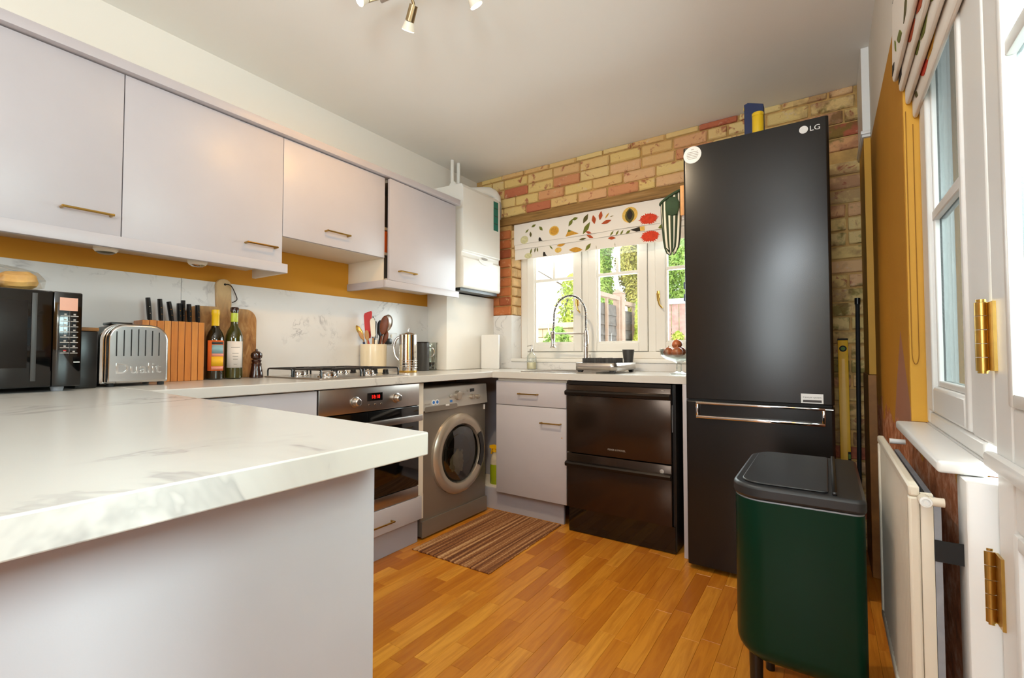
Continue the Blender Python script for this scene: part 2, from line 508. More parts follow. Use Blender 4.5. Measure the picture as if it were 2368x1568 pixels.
def tube(bm, pts, r, n=10, closed=False):
    pts = [Vector(p) for p in pts]; rings = []; K = len(pts)
    u = None
    for i, p in enumerate(pts):
        a = pts[(i - 1) % K] if (closed or i > 0) else pts[0]
        b = pts[(i + 1) % K] if (closed or i < K - 1) else pts[-1]
        d = (b - a).normalized()
        if u is None: u, w = frame_of(d)
        else:
            u = (u - d * u.dot(d)).normalized(); w = d.cross(u)
        rr = r[i] if isinstance(r, (list, tuple)) else r
        rings.append([bm.verts.new(p + (u * math.cos(2 * PI * j / n) + w * math.sin(2 * PI * j / n)) * rr) for j in range(n)])
    for i in range(K if closed else K - 1):
        A, B = rings[i], rings[(i + 1) % K]
        for j in range(n): bm.faces.new((A[j], A[(j + 1) % n], B[(j + 1) % n], B[j]))
    if not closed:
        bm.faces.new(rings[0][::-1]); bm.faces.new(rings[-1])


def smooth(pts, k=5):
    P = [Vector(p) for p in pts]; out = []
    for i in range(len(P) - 1):
        a, b, c, d = P[max(i - 1, 0)], P[i], P[i + 1], P[min(i + 2, len(P) - 1)]
        for j in range(k):
            t = j / k; out.append(0.5 * ((2 * b) + (c - a) * t + (2 * a - 5 * b + 4 * c - d) * t * t + (3 * b - a - 3 * c + d) * t ** 3))
    out.append(P[-1]); return out


def lathe(bm, prof, c, n=28, sx=1.0, sy=1.0, axis='z'):
    """prof: list of (r, h) along the axis from c"""
    c = Vector(c); rings = []

    def P(r, h, a):
        if axis == 'z': return c + Vector((r * math.cos(a) * sx, r * math.sin(a) * sy, h))
        if axis == 'x': return c + Vector((h, r * math.cos(a), r * math.sin(a)))
        return c + Vector((r * math.sin(a), h, r * math.cos(a)))
    for r, h in prof:
        if r < 1e-6: rings.append([bm.verts.new(P(0, h, 0))])
        else: rings.append([bm.verts.new(P(r, h, 2 * PI * i / n)) for i in range(n)])
    for A, B in zip(rings, rings[1:]):
        if len(A) == 1 and len(B) == 1: continue
        for i in range(n):
            j = (i + 1) % n
            if len(A) == 1: bm.faces.new((A[0], B[j], B[i]))
            elif len(B) == 1: bm.faces.new((A[i], A[j], B[0]))
            else: bm.faces.new((A[i], A[j], B[j], B[i]))


def prism(bm, poly, axis, a, b):
    """poly: 2D points; axis 'x' -> (y,z), 'y' -> (x,z), 'z' -> (x,y)"""
    def P(p, h):
        return Vector((h, p[0], p[1])) if axis == 'x' else Vector((p[0], h, p[1])) if axis == 'y' else Vector((p[0], p[1], h))
    A = [bm.verts.new(P(p, a)) for p in poly]; B = [bm.verts.new(P(p, b)) for p in poly]
    n = len(poly)
    bm.faces.new(A[::-1]); bm.faces.new(B)
    for i in range(n): bm.faces.new((A[i], A[(i + 1) % n], B[(i + 1) % n], B[i]))


def rrect(x0, x1, y0, y1, r, seg=6):
    """rounded rectangle; r is one radius or four (bl, br, tr, tl)"""
    R = r if isinstance(r, (tuple, list)) else (r,) * 4
    out = []
    for (cx, cy, a0), q in zip(((x0, y0, PI), (x1, y0, 1.5 * PI), (x1, y1, 0), (x0, y1, 0.5 * PI)), R):
        if q <= 0: out.append((cx, cy)); continue
        ox = cx + q if cx == x0 else cx - q; oy = cy + q if cy == y0 else cy - q
        for i in range(seg + 1):
            a = a0 + i * PI / 2 / seg; out.append((ox + q * math.cos(a), oy + q * math.sin(a)))
    return out


def obj(name, bm, mt, parent=None, smooth=True, bevel=0.0, local=False, angle=35):
    bmesh.ops.recalc_face_normals(bm, faces=bm.faces)
    me = D.meshes.new(name); bm.to_mesh(me); bm.free()
    if isinstance(mt, (list, tuple)):
        for q in mt: me.materials.append(q)
    else: me.materials.append(mt)
    o = D.objects.new(name, me); COL.objects.link(o)
    if parent is not None:
        o.parent = parent
        b = BASE.get(parent.name, Vector((0, 0, 0)))
        if not local: me.transform(Matrix.Translation(-b))
        BASE[o.name] = b if not local else Vector((0, 0, 0))
    if smooth:
        me.polygons.foreach_set('use_smooth', [True] * len(me.polygons))
        me.set_sharp_from_angle(angle=math.radians(angle))
    if bevel:
        md = o.modifiers.new('bevel', 'BEVEL'); md.width = bevel; md.segments = 2; md.limit_method = 'ANGLE'; md.angle_limit = math.radians(40)
    return o


def thing(name, label, cat, loc, group=None, rotz=0.0):
    o = D.objects.new(name, None); COL.objects.link(o); o.empty_display_size = 0.05
    o.location = loc; o.rotation_euler = (0, 0, rotz)
    o['label'] = label; o['category'] = cat
    if group: o['group'] = group
    BASE[o.name] = Vector(loc)
    return o


def tag(o, label, cat, group=None):
    o['label'] = label; o['category'] = cat
    if group: o['group'] = group
    return o


def struct(name, bm, mt, parent=None, **kw):
    o = obj(name, bm, mt, parent, **kw)
    if parent is None: o['kind'] = 'structure'
    return o


def B(): return bmesh.new()


def bx(name, mt, parent, x0, x1, y0, y1, z0, z1, bev=0.0, **kw):
    bm = B(); box(bm, x0, x1, y0, y1, z0, z1, bev); return obj(name, bm, mt, parent, **kw)


def text(name, body, size, mt, parent, origin, right, upv, ext=0.0006, align='LEFT', sx=1.0, sh=0.0):
    c = D.curves.new(name, 'FONT'); c.body = body; c.size = size; c.extrude = ext; c.align_x = align; c.resolution_u = 3
    c.shear = sh
    t = D.objects.new(name, c); COL.objects.link(t)
    bpy.context.view_layer.update()
    me = D.meshes.new_from_object(t.evaluated_get(bpy.context.evaluated_depsgraph_get()))
    D.objects.remove(t); D.curves.remove(c)
    r = Vector(right).normalized(); u = Vector(upv).normalized(); n = r.cross(u)
    mm = Matrix((r * sx, u, n)).transposed().to_4x4(); mm.translation = Vector(origin)
    me.transform(mm); me.materials.clear(); me.materials.append(mt)
    o = D.objects.new(name, me); COL.objects.link(o); o.parent = parent
    me.transform(Matrix.Translation(-BASE.get(parent.name, Vector((0, 0, 0))))); BASE[o.name] = BASE.get(parent.name, Vector((0, 0, 0)))
    return o


def bar_handle(parent, x, y0, y1, z, mt, along='y', out=0.024, name='handle', r=0.0042):
    """slim D-shaped pull; x is the door face it stands on (or y when along == 'x')"""
    bm = B()
    if along == 'y':
        cone(bm, (x + out, y0, z), (x + out, y1, z), r, n=10)
        for y in (y0 + 0.004, y1 - 0.004): cone(bm, (x, y, z), (x + out + 0.002, y, z), r * 1.15, n=10)
    else:
        cone(bm, (y0, x - out, z), (y1, x - out, z), r, n=10)
        for y in (y0 + 0.004, y1 - 0.004): cone(bm, (y, x, z), (y, x - out - 0.002, z), r * 1.15, n=10)
    return obj(name, bm, mt, parent)


# =================================================================== ROOM SHELL
ZC = 2.471          # ceiling
YB = 0.62           # face of back wall
XW = 2.622          # face of right wall
YR = -5.2

bm = B()
box(bm, -0.1, 2.75, YR, 0.95, -0.06, -0.0045)
box(bm, -0.1, 0.53, YR, 0.95, -0.0045, 0.0); box(bm, 0.53, 2.75, YR, -2.42, -0.0045, 0.0); box(bm, 0.53, 2.75, 0.40, 0.95, -0.0045, 0.0)
floor = struct('floor', bm, M['floor_base'], smooth=False)

pm = B(); box(pm, -0.0325, 0.0325, -0.2, 0.2, -0.0045, 0.0, 0.0006, 1)
plank_proto = obj('plank', pm, M['plank'], floor, smooth=False)
first = True
x = 0.53; ci = 0
while x < 2.66:
    y = -2.42 - random.uniform(0.0, 0.3) if ci else -2.42
    y0 = -2.42
    y1 = y0 + random.uniform(0.14, 0.42)
    while y0 < 0.40 - 1e-4:
        y1 = min(y1, 0.40)
        if 0.40 - y1 < 0.08: y1 = 0.40
        if first: p = plank_proto; first = False
        else:
            p = plank_proto.copy(); COL.objects.link(p); p.parent = floor
        p.location = (x + 0.0328, (y0 + y1) / 2, 0)
        p.scale = (1, (y1 - y0 - 0.0008) / 0.4, 1)
        y0 = y1; y1 = y0 + random.uniform(0.30, 0.48)
    x += 0.0656; ci += 1

bm = B(); box(bm, -0.1, 2.75, YR, 0.95, ZC, ZC + 0.08)
struct('ceiling', bm, M['ceiling'], smooth=False)

bm = B(); box(bm, -0.1, 0.0, YR, 0.95, 0.0, ZC)
struct('wall_left', bm, M['wall_left'], smooth=False)

# rear wall with the opening the room behind the photographer is lit through
bm = B()
box(bm, 0.0, 1.6, YR - 0.1, YR, 0, ZC); box(bm, 2.6, 2.75, YR - 0.1, YR, 0, ZC)
box(bm, 1.6, 2.6, YR - 0.1, YR, 0, 0.8); box(bm, 1.6, 2.6, YR - 0.1, YR, 2.1, ZC)
struct('wall_rear', bm, M['wall_white'], smooth=False)
bm = B()
for a, b in ((1.6, 1.66), (2.54, 2.6)): box(bm, a, b, YR - 0.08, YR - 0.02, 0.8, 2.1)
for a, b in ((0.8, 0.86), (2.04, 2.1)): box(bm, 1.66, 2.54, YR - 0.08, YR - 0.02, a, b)
w3 = struct('window_3', bm, M['upvc'], smooth=False)

# back wall (mortar backing; the bricks stand proud of it)
bm = B()
box(bm, 0.0, 0.352, YB + 0.008, 0.95, 0, ZC)
box(bm, 1.99, 2.75, YB + 0.008, 0.95, 0, ZC)
box(bm, 0.352, 1.99, YB + 0.008, 0.95, 0, 0.962)
box(bm, 0.352, 1.99, 0.749, 0.95, 0.962, 0.9895)
box(bm, 0.352, 1.99, YB + 0.008, 0.95, 2.06, ZC)
wall_back = struct('wall_back', bm, M['mortar'], smooth=False)


def brick_mesh(k):
    b = B(); box(b, -0.1075, 0.1075, 0, 0.03, -0.0325, 0.0325, 0.006, 1)
    rr = random.Random(k)
    for v in b.verts: v.co += Vector((rr.uniform(-.003, .003), rr.uniform(-.002, .002), rr.uniform(-.003, .003)))
    return b


bp = [obj('brick', brick_mesh(i), M['brick'], wall_back, smooth=False) for i in range(4)]
bo = [obj('brick', brick_mesh(i + 9), M['brick_o'], wall_back, smooth=False) for i in range(2)]
bl = [obj('brick', brick_mesh(i + 19), M['brick_pale'], wall_back, smooth=False) for i in range(2)]
used = set()


def lay(protos, x0, x1, zc, y=None, rot=0.0, h=0.065):
    p = random.choice(protos)
    if p.name in used:
        q = p.copy(); COL.objects.link(q); q.parent = wall_back
    else: q = p; used.add(p.name)
    q.scale = ((x1 - x0) / 0.215, 1, h / 0.065)
    if rot: q.rotation_euler = (0, 0, PI / 2); q.location = (y, (x0 + x1) / 2, zc)
    else: q.location = ((x0 + x1) / 2, YB - 0.006 + random.uniform(-.004, .003), zc)


z = 2.128 + 0.0345; row = 0
while z < ZC + 0.01:
    h = min(0.066, 2 * (ZC - z + 0.033) - 0.066 + 0.066) if z + 0.033 > ZC else 0.066
    top = min(z + 0.033, ZC - 0.001); bot = z - 0.033
    if top - bot > 0.015:
        xx = 0.06 - (0.11 if row % 2 else 0)
        while xx < 2.62:
            ln = random.choice((0.215, 0.215, 0.215, 0.105, 0.2))
            a, b = max(xx, 0.055), min(xx + ln, 2.615)
            if b - a > 0.05: lay(bp, a, b, (top + bot) / 2, h=top - bot)
            xx += ln + 0.011
    z += 0.0765; row += 1
z = 0.04; row = 0                                     # pier beside the fridge
while z < 2.10:
    xx = 2.2 - (0.11 if row % 2 else 0)
    while xx < 2.62:
        ln = 0.215 if random.random() < 0.6 else 0.105
        a, b = xx, min(xx + ln, 2.615)
        if b - a > 0.04: lay(bp, a, b, z)
        xx += ln + 0.011
    z += 0.0765; row += 1
z = 1.335 + 0.036; row = 0                            # pier left of the window, and its reveal
while z < 2.04:
    cuts = (0.178, 0.245, 0.35) if row % 2 else (0.178, 0.35)
    for a, b in zip(cuts, cuts[1:]): lay(bo, a + 0.004, b - 0.003, z)
    rc = (0.632, 0.745) if row % 2 else (0.632, 0.69, 0.745)
    for a, b in zip(rc, rc[1:]): lay(bl, a + 0.002, b - 0.004, z, y=0.372, rot=1)
    z += 0.0765; row += 1

# timber lintel over the window
bm = B(); box(bm, 0.2, 2.02, YB - 0.018, YB + 0.10, 2.056, 2.122, 0.004)
struct('trim_1', bm, M['lintel'])

# marble upstand on the pier and its reveal
bm = B(); box(bm, 0.177, 0.366, YB - 0.012, YB + 0.004, 0.912, 1.333); box(bm, 0.356, 0.366, YB + 0.004, 0.747, 0.99, 1.333)
struct('trim_2', bm, M['splash'], smooth=False)

# boxed-in pipe chase below the boiler
bm = B(); box(bm, 0.0005, 0.192, 0.04, 0.607, 0.912, 1.47, 0.003)
struct('trim_3', bm, M['wall_white'])

# ---- right wall: pier in the corner, wall, dwarf wall under the window, lintel over the openings
bm = B()
box(bm, XW, 2.75, -0.77, 0.627, 0, ZC)
box(bm, XW, 2.75, -1.34, -0.77, 0, 0.818)
box(bm, XW, 2.75, -2.25, -0.77, 2.02, ZC)
box(bm, XW, 2.75, YR, -2.25, 0, ZC)
wall_right = struct('wall_right', bm, M['wall_right'], smooth=False)
bm = B(); box(bm, 2.6225, 2.66, -0.78, -0.7695, 0.842, 2.019)
struct('trim_4', bm, M['mustard'], smooth=False)                       # painted reveal of the window
# pier
bm = B(); box(bm, 2.596, XW - 0.0005, 0.27, 0.60, 0.93, 2.04); struct('trim_5', bm, M['mustard'], smooth=False)
bm = B(); box(bm, 2.590, XW - 0.0005, 0.262, 0.60, 0.002, 0.928, 0.002); struct('trim_6', bm, M['bare_wood'], smooth=False)
bm = B(); box(bm, 2.592, XW - 0.0005, 0.264, 0.60, 2.072, ZC - 0.001); struct('trim_7', bm, M['white'], smooth=False)
bm = B()
box(bm, 2.588, XW - 0.0005, 0.256, 0.60, 2.041, 2.054, 0.003); box(bm, 2.584, XW - 0.0005, 0.250, 0.60, 2.054, 2.071, 0.004)
struct('trim_8', bm, M['white'])

# =================================================================== BACK WINDOW
YW = 0.748
bm = B()
box(bm, 0.366, 0.428, YW, YW + 0.07, 0.990, 2.055); box(bm, 1.925, 1.988, YW, YW + 0.07, 0.990, 2.055)
box(bm, 0.428, 1.925, YW, YW + 0.07, 0.990, 1.04); box(bm, 0.428, 1.925, YW, YW + 0.07, 1.995, 2.055)
for a in (0.912, 1.412): box(bm, a, a + 0.052, YW, YW + 0.07, 1.04, 1.995)
for a0, a1, c0, c1 in ((0.428, 0.445, 1.04, 1.995), (1.908, 1.925, 1.04, 1.995), (0.895, 0.981, 1.04, 1.995), (1.395, 1.481, 1.04, 1.995), (0.428, 1.925, 1.04, 1.058), (0.428, 1.925, 1.978, 1.995)):
    box(bm, a0, a1, YW + 0.0465, YW + 0.069, c0, c1)
window = struct('window_1', bm, M['upvc'], bevel=0.004)
for i, (a, b) in enumerate(((0.430, 0.910), (0.966, 1.410), (1.466, 1.923))):
    gl = a + 0.068; gr = b - 0.062
    bm = B(); y0, y1 = YW - 0.012, YW + 0.045
    box(bm, a, gl, y0, y1, 1.043, 1.993); box(bm, gr, b, y0, y1, 1.043, 1.993)
    box(bm, gl, gr, y0, y1, 1.043, 1.105); box(bm, gl, gr, y0, y1, 1.94, 1.993)
    cs = obj('casement', bm, M['upvc'], window, bevel=0.005)
    bm = B(); mid = (gl + gr) / 2
    box(bm, gl, gr, y0 + 0.012, y1 - 0.012, 1.594, 1.616); box(bm, mid - 0.01, mid + 0.01, y0 + 0.012, y1 - 0.012, 1.616, 1.94)
    box(bm, gl, gl + 0.012, y0 + 0.014, y1 - 0.014, 1.105, 1.94); box(bm, gr - 0.012, gr, y0 + 0.014, y1 - 0.014, 1.105, 1.94)
    box(bm, gl + 0.012, gr - 0.012, y0 + 0.014, y1 - 0.014, 1.105, 1.117)
    obj('glazing_bar', bm, M['upvc'], cs, bevel=0.002)
    for (u0, u1, v0, v1) in ((gl, gr, 1.106, 1.595), (gl, mid - 0.009, 1.615, 1.941), (mid + 0.009, gr, 1.615, 1.941)):
        bx('pane', M['pane'], cs, u0 + 0.001, u1 - 0.001, YW + 0.0145, YW + 0.0185, v0, v1, smooth=False)
    if i != 1:
        hx = (b - 0.03) if i != 2 else (a + 0.022)
        bm = B(); box(bm, hx - 0.010, hx + 0.010, y0 - 0.006, y0, 1.385, 1.455, 0.003)
        cone(bm, (hx, y0 - 0.006, 1.43), (hx, y0 - 0.028, 1.43), 0.007, n=12)
        tube(bm, [(hx, y0 - 0.026, 1.432), (hx + 0.004, y0 - 0.03, 1.40), (hx + 0.016, y0 - 0.034, 1.355), (hx + 0.036, y0 - 0.034, 1.332)], [0.006, 0.007, 0.006, 0.005], 8)
        obj('handle', bm, M['brass_b'], cs)

bm = B(); box(bm, 0.367, 1.84, 0.596, YW - 0.0005, 0.964, 0.990, 0.004); struct('trim_9', bm, M['upvc'])
bm = B(); box(bm, 0.367, 1.84, 0.606, 0.6275, 0.9105, 0.9635); struct('trim_10', bm, M['splash'], smooth=False)

# =================================================================== SIDE WINDOW AND DOOR (right)
XD = 2.655
bm = B()
box(bm, XD, XD + 0.06, -0.822, -0.781, 0.842, 2.02)                    # jamb
box(bm, XD, XD + 0.06, -1.33, -0.822, 1.965, 2.02)                     # head
box(bm, XD, XD + 0.06, -1.33, -0.822, 0.842, 0.875)
box(bm, XD, XD + 0.06, -1.395, -1.255, 0.875, 1.965)                   # mullion
window2 = struct('window_2', bm, M['white'], bevel=0.006)
bm = B(); a, b = -1.254, -0.824
box(bm, XD - 0.004, XD + 0.04, b - 0.075, b, 0.878, 1.962); box(bm, XD - 0.004, XD + 0.04, a, a + 0.03, 0.878, 1.962)
box(bm, XD - 0.004, XD + 0.04, a + 0.03, b - 0.075, 0.878, 0.945); box(bm, XD - 0.004, XD + 0.04, a + 0.03, b - 0.075, 1.88, 1.962)
cs = obj('casement', bm, M['white'], window2, bevel=0.008)
bm = B(); box(bm, XD + 0.004, XD + 0.03, a + 0.03, b - 0.075, 1.36, 1.385)
box(bm, XD + 0.006, XD + 0.03, b - 0.09, b - 0.075, 0.945, 1.88); box(bm, XD + 0.006, XD + 0.03, a + 0.03, b - 0.09, 0.945, 0.96)
obj('glazing_bar', bm, M['white'], cs, bevel=0.003)
for v0, v1 in ((0.96, 1.36), (1.385, 1.88)):
    bx('pane', M['pane_obscured'], cs, XD + 0.016, XD + 0.02, a + 0.03, b - 0.09, v0, v1, smooth=False)

bm = B(); box(bm, 2.588, XD - 0.0005, -1.365, -0.782, 0.8195, 0.8415, 0.006, 3)
box(bm, XD - 0.0005, XD + 0.06, -1.345, -0.782, 0.8195, 0.8415)
struct('trim_11', bm, M['white'])                                      # window board
bm = B(); box(bm, 2.617, XD + 0.06, -1.405, -1.342, 0.0, 0.818, 0.004); struct('trim_12', bm, M['white'])   # door lining under the board

DY0, DY1 = -2.20, -1.41
bm = B(); X0, X1 = XD - 0.002, XD + 0.042
box(bm, X0, X1, DY1 - 0.085, DY1, 0.006, 2.015); box(bm, X0, X1, DY0, DY0 + 0.085, 0.006, 2.015)
for z0, z1 in ((0.006, 0.16), (0.77, 0.95), (1.93, 2.015)): box(bm, X0, X1, DY0 + 0.085, DY1 - 0.085, z0, z1)
door = struct('door_1', bm, M['white'], bevel=0.006)
bm = B(); box(bm, X0 + 0.008, X1 - 0.012, DY0 + 0.085, DY1 - 0.085, 0.16, 0.77); obj('door_panel', bm, M['white'], door, smooth=False)
bm = B()
for (z0, z1) in ((0.16, 0.77), (0.95, 1.93)):
    for (ya, yb, za, zb) in ((DY0 + 0.085, DY0 + 0.105, z0, z1), (DY1 - 0.105, DY1 - 0.085, z0, z1), (DY0 + 0.105, DY1 - 0.105, z0, z0 + 0.02), (DY0 + 0.105, DY1 - 0.105, z1 - 0.02, z1)):
        box(bm, X0 - 0.004, X0 + 0.02, ya, yb, za, zb, 0.003)
obj('bead', bm, M['white'], door)
bm = B(); box(bm, X0, X0 + 0.03, DY0 + 0.105, DY1 - 0.105, 1.455, 1.48, 0.003); ym = (DY0 + DY1) / 2
box(bm, X0, X0 + 0.03, ym - 0.011, ym + 0.011, 0.97, 1.91, 0.003); obj('glazing_bar', bm, M['white'], door)
for ya, yb in ((DY0 + 0.105, ym - 0.011), (ym + 0.011, DY1 - 0.105)):
    for z0, z1 in ((0.97, 1.455), (1.48, 1.91)):
        bx('pane', M['pane_obscured'], door, X0 + 0.012, X0 + 0.016, ya, yb, z0, z1, smooth=False)
bm = B(); box(bm, X0 - 0.016, X0, DY0, DY1 - 0.001, 0.848, 0.872, 0.005); obj('weather_rail', bm, M['white'], door)
for zc in (1.055, 0.655):
    bm = B(); zz = zc - 0.056
    for i in range(5):
        cone(bm, (XD - 0.012, -1.4, zz), (XD - 0.012, -1.4, zz + 0.0215), 0.0085, n=14); zz += 0.0225
    for s in (zc - 0.060, zc + 0.0565): cone(bm, (XD - 0.012, -1.4, s), (XD - 0.012, -1.4, s + 0.004), 0.0065, n=12)
    box(bm, XD - 0.006, XD - 0.002, -1.435, -1.4, zc - 0.055, zc + 0.055)
    obj('hinge', bm, M['brass_b'], door)

# =================================================================== GARDEN
bm = B(); box(bm, -14, 14, 0.96, 22, -0.12, -0.02); struct('ground', bm, M['paving'], smooth=False)


def leaf_cloud(seed, n, fn, size):
    """n small leaf quads, placed by fn(rng) -> (point, outward direction)"""
    r = random.Random(seed); V = []; F = []
    for i in range(n):
        p, d = fn(r); d = Vector(d).normalized()
        u, w = frame_of(d + Vector((r.uniform(-.6, .6), r.uniform(-.6, .6), r.uniform(-.6, .6))))
        a = r.uniform(0, 6.28); u, w = u * math.cos(a) + w * math.sin(a), w * math.cos(a) - u * math.sin(a)
        s = size * r.uniform(0.6, 1.3); k = len(V)
        V += [p - u * s, p + w * s * 0.45, p + u * s, p - w * s * 0.45]; F.append((k, k + 1, k + 2, k + 3))
    me = D.meshes.new('foliage'); me.from_pydata([tuple(v) for v in V], [], F); return me


def plant(name, label, cat, c, rx, ry, z0, z1, mt, n, size, seed, trunk=0.05, shape='egg', group=None):
    t = thing(name, label, cat, (c[0], c[1], -0.02), group)
    bm = B(); cone(bm, (c[0], c[1], -0.02), (c[0], c[1], z0 + (z1 - z0) * 0.6), trunk, trunk * 0.5, 10); obj('trunk', bm, M['bark'], t)

    def fn(r):
        h = r.random(); a = r.uniform(0, 2 * PI)
        if shape == 'cone': w = (1 - h) ** 0.6
        elif shape == 'col': w = min(1, (1 - h) * 4) * (0.75 + 0.25 * math.sin(h * 11 + seed))
        else: w = math.sqrt(max(0, 1 - (2 * h - 1) ** 2))
        q = w * math.sqrt(r.uniform(0.35, 1)) * (0.85 + 0.25 * math.sin(5 * a + seed) * math.sin(9 * h))
        d = Vector((math.cos(a), math.sin(a), 0.5))
        return Vector((c[0] + math.cos(a) * rx * q, c[1] + math.sin(a) * ry * q, z0 + (z1 - z0) * h)), d
    me = leaf_cloud(seed, n, fn, size); me.transform(Matrix.Translation(-Vector((c[0], c[1], -0.02)))); me.materials.append(mt)
    o = D.objects.new('foliage', me); COL.objects.link(o); o.parent = t; o['kind'] = 'stuff'
    return t


def fence_panel(label, x, ya, yb, h, mt=None):
    t = thing('fence', label, 'fence', (x, (ya + yb) / 2, 0), 'overlap fence panels of the garden boundary')
    mt = mt or M['fence']
    k = 13; dz = (h - 0.1) / k
    pm = B(); prism(pm, [(x - 0.004, 0), (x + 0.006, 0), (x + 0.016, 0), (x + 0.004, dz * 1.12), (x - 0.004, dz * 1.12)], 'y', ya + 0.03, yb - 0.03)
    s0 = obj('slat', pm, mt, t, smooth=False); s0.location = (0, 0, 0.02)
    for i in range(1, k):
        s = s0.copy(); COL.objects.link(s); s.parent = t; s.location = (0, 0, 0.02 + i * dz)
    for y in (ya + 0.02, (ya + yb) / 2, yb - 0.02):
        bx('batten', M['fencepost'], t, x + 0.017, x + 0.05, y - 0.013, y + 0.013, -0.02, h, smooth=False)
    bx('capping', M['fencepost'], t, x - 0.015, x + 0.055, ya, yb, h, h + 0.05, smooth=False)
    return t


fence_panel('grey weathered overlap fence panel in full view through the middle window light', 0.22, 2.42, 3.22, 1.70)
fence_panel('grey fence panel half hidden by the lime green climber', 0.22, 3.36, 4.16, 1.66)
bm = B(); box(bm, 0.17, 0.29, 3.235, 3.345, -0.02, 1.80); prism(bm, [(0.16, 1.80), (0.30, 1.80), (0.23, 1.85)], 'y', 3.225, 3.355)
tag(obj('fence_post', bm, M['fencepost'], None, smooth=False), 'pale square fence post between the two grey fence panels', 'post')
plant('climber', 'lime green climber growing over the fence in the middle window light', 'plant', (0.345, 3.70, 0), 0.058, 0.27, 0.3, 1.80, M['leaf_y'], 4200, 0.026, 3, 0.02, 'col')
plant('conifer', 'bright green conifer showing over the fence on the left of the middle light', 'tree', (-2.35, 8.7, 0), 0.62, 0.6, 0.3, 5.6, M['leaf_c'], 30000, 0.05, 5, 0.1, 'col')
plant('conifer', 'olive toned conifer showing over the fence on the right of the middle light', 'tree', (-1.40, 8.9, 0), 0.58, 0.6, 0.3, 5.8, M['leaf_o'], 30000, 0.05, 8, 0.1, 'col')
plant('tree', 'fresh green leafy tree seen through the right window light beside the fridge', 'tree', (-0.55, 10.6, 0), 0.95, 0.8, 1.0, 4.5, M['leaf_g'], 22000, 0.055, 11, 0.1, 'egg')
# slatted fence across the end, seen through the right hand light
t = thing('slatted_fence', 'pinkish vertical board fence with white capping behind the right window light', 'fence', (0.7, 6.2, 0))
pb = B(); box(pb, -0.06, 0.06, 6.2, 6.22, -0.02, 1.92); p0 = obj('board', pb, M['redfence'], t, smooth=False, local=True); p0.location = (0, -6.2, 0)
for i in range(11):
    q = p0 if i == 0 else p0.copy()
    if i: COL.objects.link(q); q.parent = t
    q.location = (-0.66 + 0.132 * i, -6.2, 0)
bx('capping', M['white'], t, -0.03, 1.45, 6.17, 6.25, 1.921, 2.02, smooth=False)
plant('shrub', 'small lime shrub in front of the slatted fence in the right light', 'plant', (0.60, 4.7, 0), 0.14, 0.14, 0.85, 1.35, M['leaf_y'], 1200, 0.026, 15, 0.02)
# neighbour's house and its yard wall, seen through the left light
t = thing('house', 'white rendered neighbouring house with pale sloping roof seen through the left light', 'building', (-4.6, 6.9, 0))
bm = B(); prism(bm, [(-7.5, -0.02), (-2.25, -0.02), (-2.25, 2.45), (-3.6, 3.3), (-7.5, 3.3)], 'y', 6.6, 7.3); obj('wall', bm, M['render'], t, smooth=False)
bm = B(); prism(bm, [(-2.05, 2.40), (-2.05, 2.50), (-3.7, 3.5), (-3.7, 3.38)], 'y', 6.4, 7.5); obj('roof', bm, M['roof'], t, smooth=False)
bm = B(); cone(bm, (-2.16, 6.5, -0.02), (-2.16, 6.5, 2.42), 0.05, n=12); obj('drainpipe', bm, M['mark'], t)
t = thing('garden_wall', 'low sandstone yard wall with flat coping seen through the left light', 'wall', (-1.3, 3.8, 0))
for r_ in range(11):
    xs = [-2.4 + 0.3 * i - (0.15 if r_ % 2 else 0) for i in range(7)]
    for xx in xs:
        a, b = max(xx, -2.4), min(xx + 0.292, -0.55)
        if b - a > 0.06: bx('stone', M['stone'], t, a, b, 3.8, 3.98, -0.02 + r_ * 0.13, -0.02 + r_ * 0.13 + 0.122, 0.006, smooth=False)
bx('coping', M['stone'], t, -2.45, -0.5, 3.74, 4.04, 1.41, 1.49, 0.006, smooth=False)
bm = B(); box(bm, -2.395, -0.555, 3.83, 3.95, -0.02, 1.41); obj('joint', bm, M['mortar'], t, smooth=False)
plant('shrub', 'fresh green shrub hanging over the yard wall in the left light', 'plant', (-0.75, 3.45, 0), 0.28, 0.25, 0.35, 1.40, M['leaf_g'], 4000, 0.03, 21, 0.02)
plant('sapling', 'thin lime leaved sapling behind the yard wall in the left light', 'plant', (-0.95, 4.3, 0), 0.28, 0.25, 1.1, 2.3, M['leaf_y'], 1600, 0.034, 23, 0.02)

# =================================================================== WORKTOPS
ZT = 0.91; TH = 0.038
t = thing('worktop', 'white marble-effect L-shaped worktop carrying the hob and the sink', 'worktop', (0.3, 0.3, ZT - TH))
bm = B()
prism(bm, [(0.0095, -1.853), (0.624, -1.862), (0.624, 0.0), (0.624, 0.6055), (0.0095, 0.6055)], 'z', ZT - TH, ZT)
obj('left_run', bm, M['worktop'], t, bevel=0.003)
bm = B()
sx0, sx1, sy0, sy1 = 0.80, 1.30, 0.10, 0.47
box(bm, 0.6245, sx0, 0.0, 0.6055, ZT - TH, ZT); box(bm, sx1, 1.848, 0.0, 0.6055, ZT - TH, ZT)
box(bm, sx0, sx1, 0.0, sy0, ZT - TH, ZT); box(bm, sx0, sx1, sy1, 0.6055, ZT - TH, ZT)
bmesh.ops.remove_doubles(bm, verts=bm.verts, dist=0.0001)
obj('back_run', bm, M['worktop'], t, smooth=False)

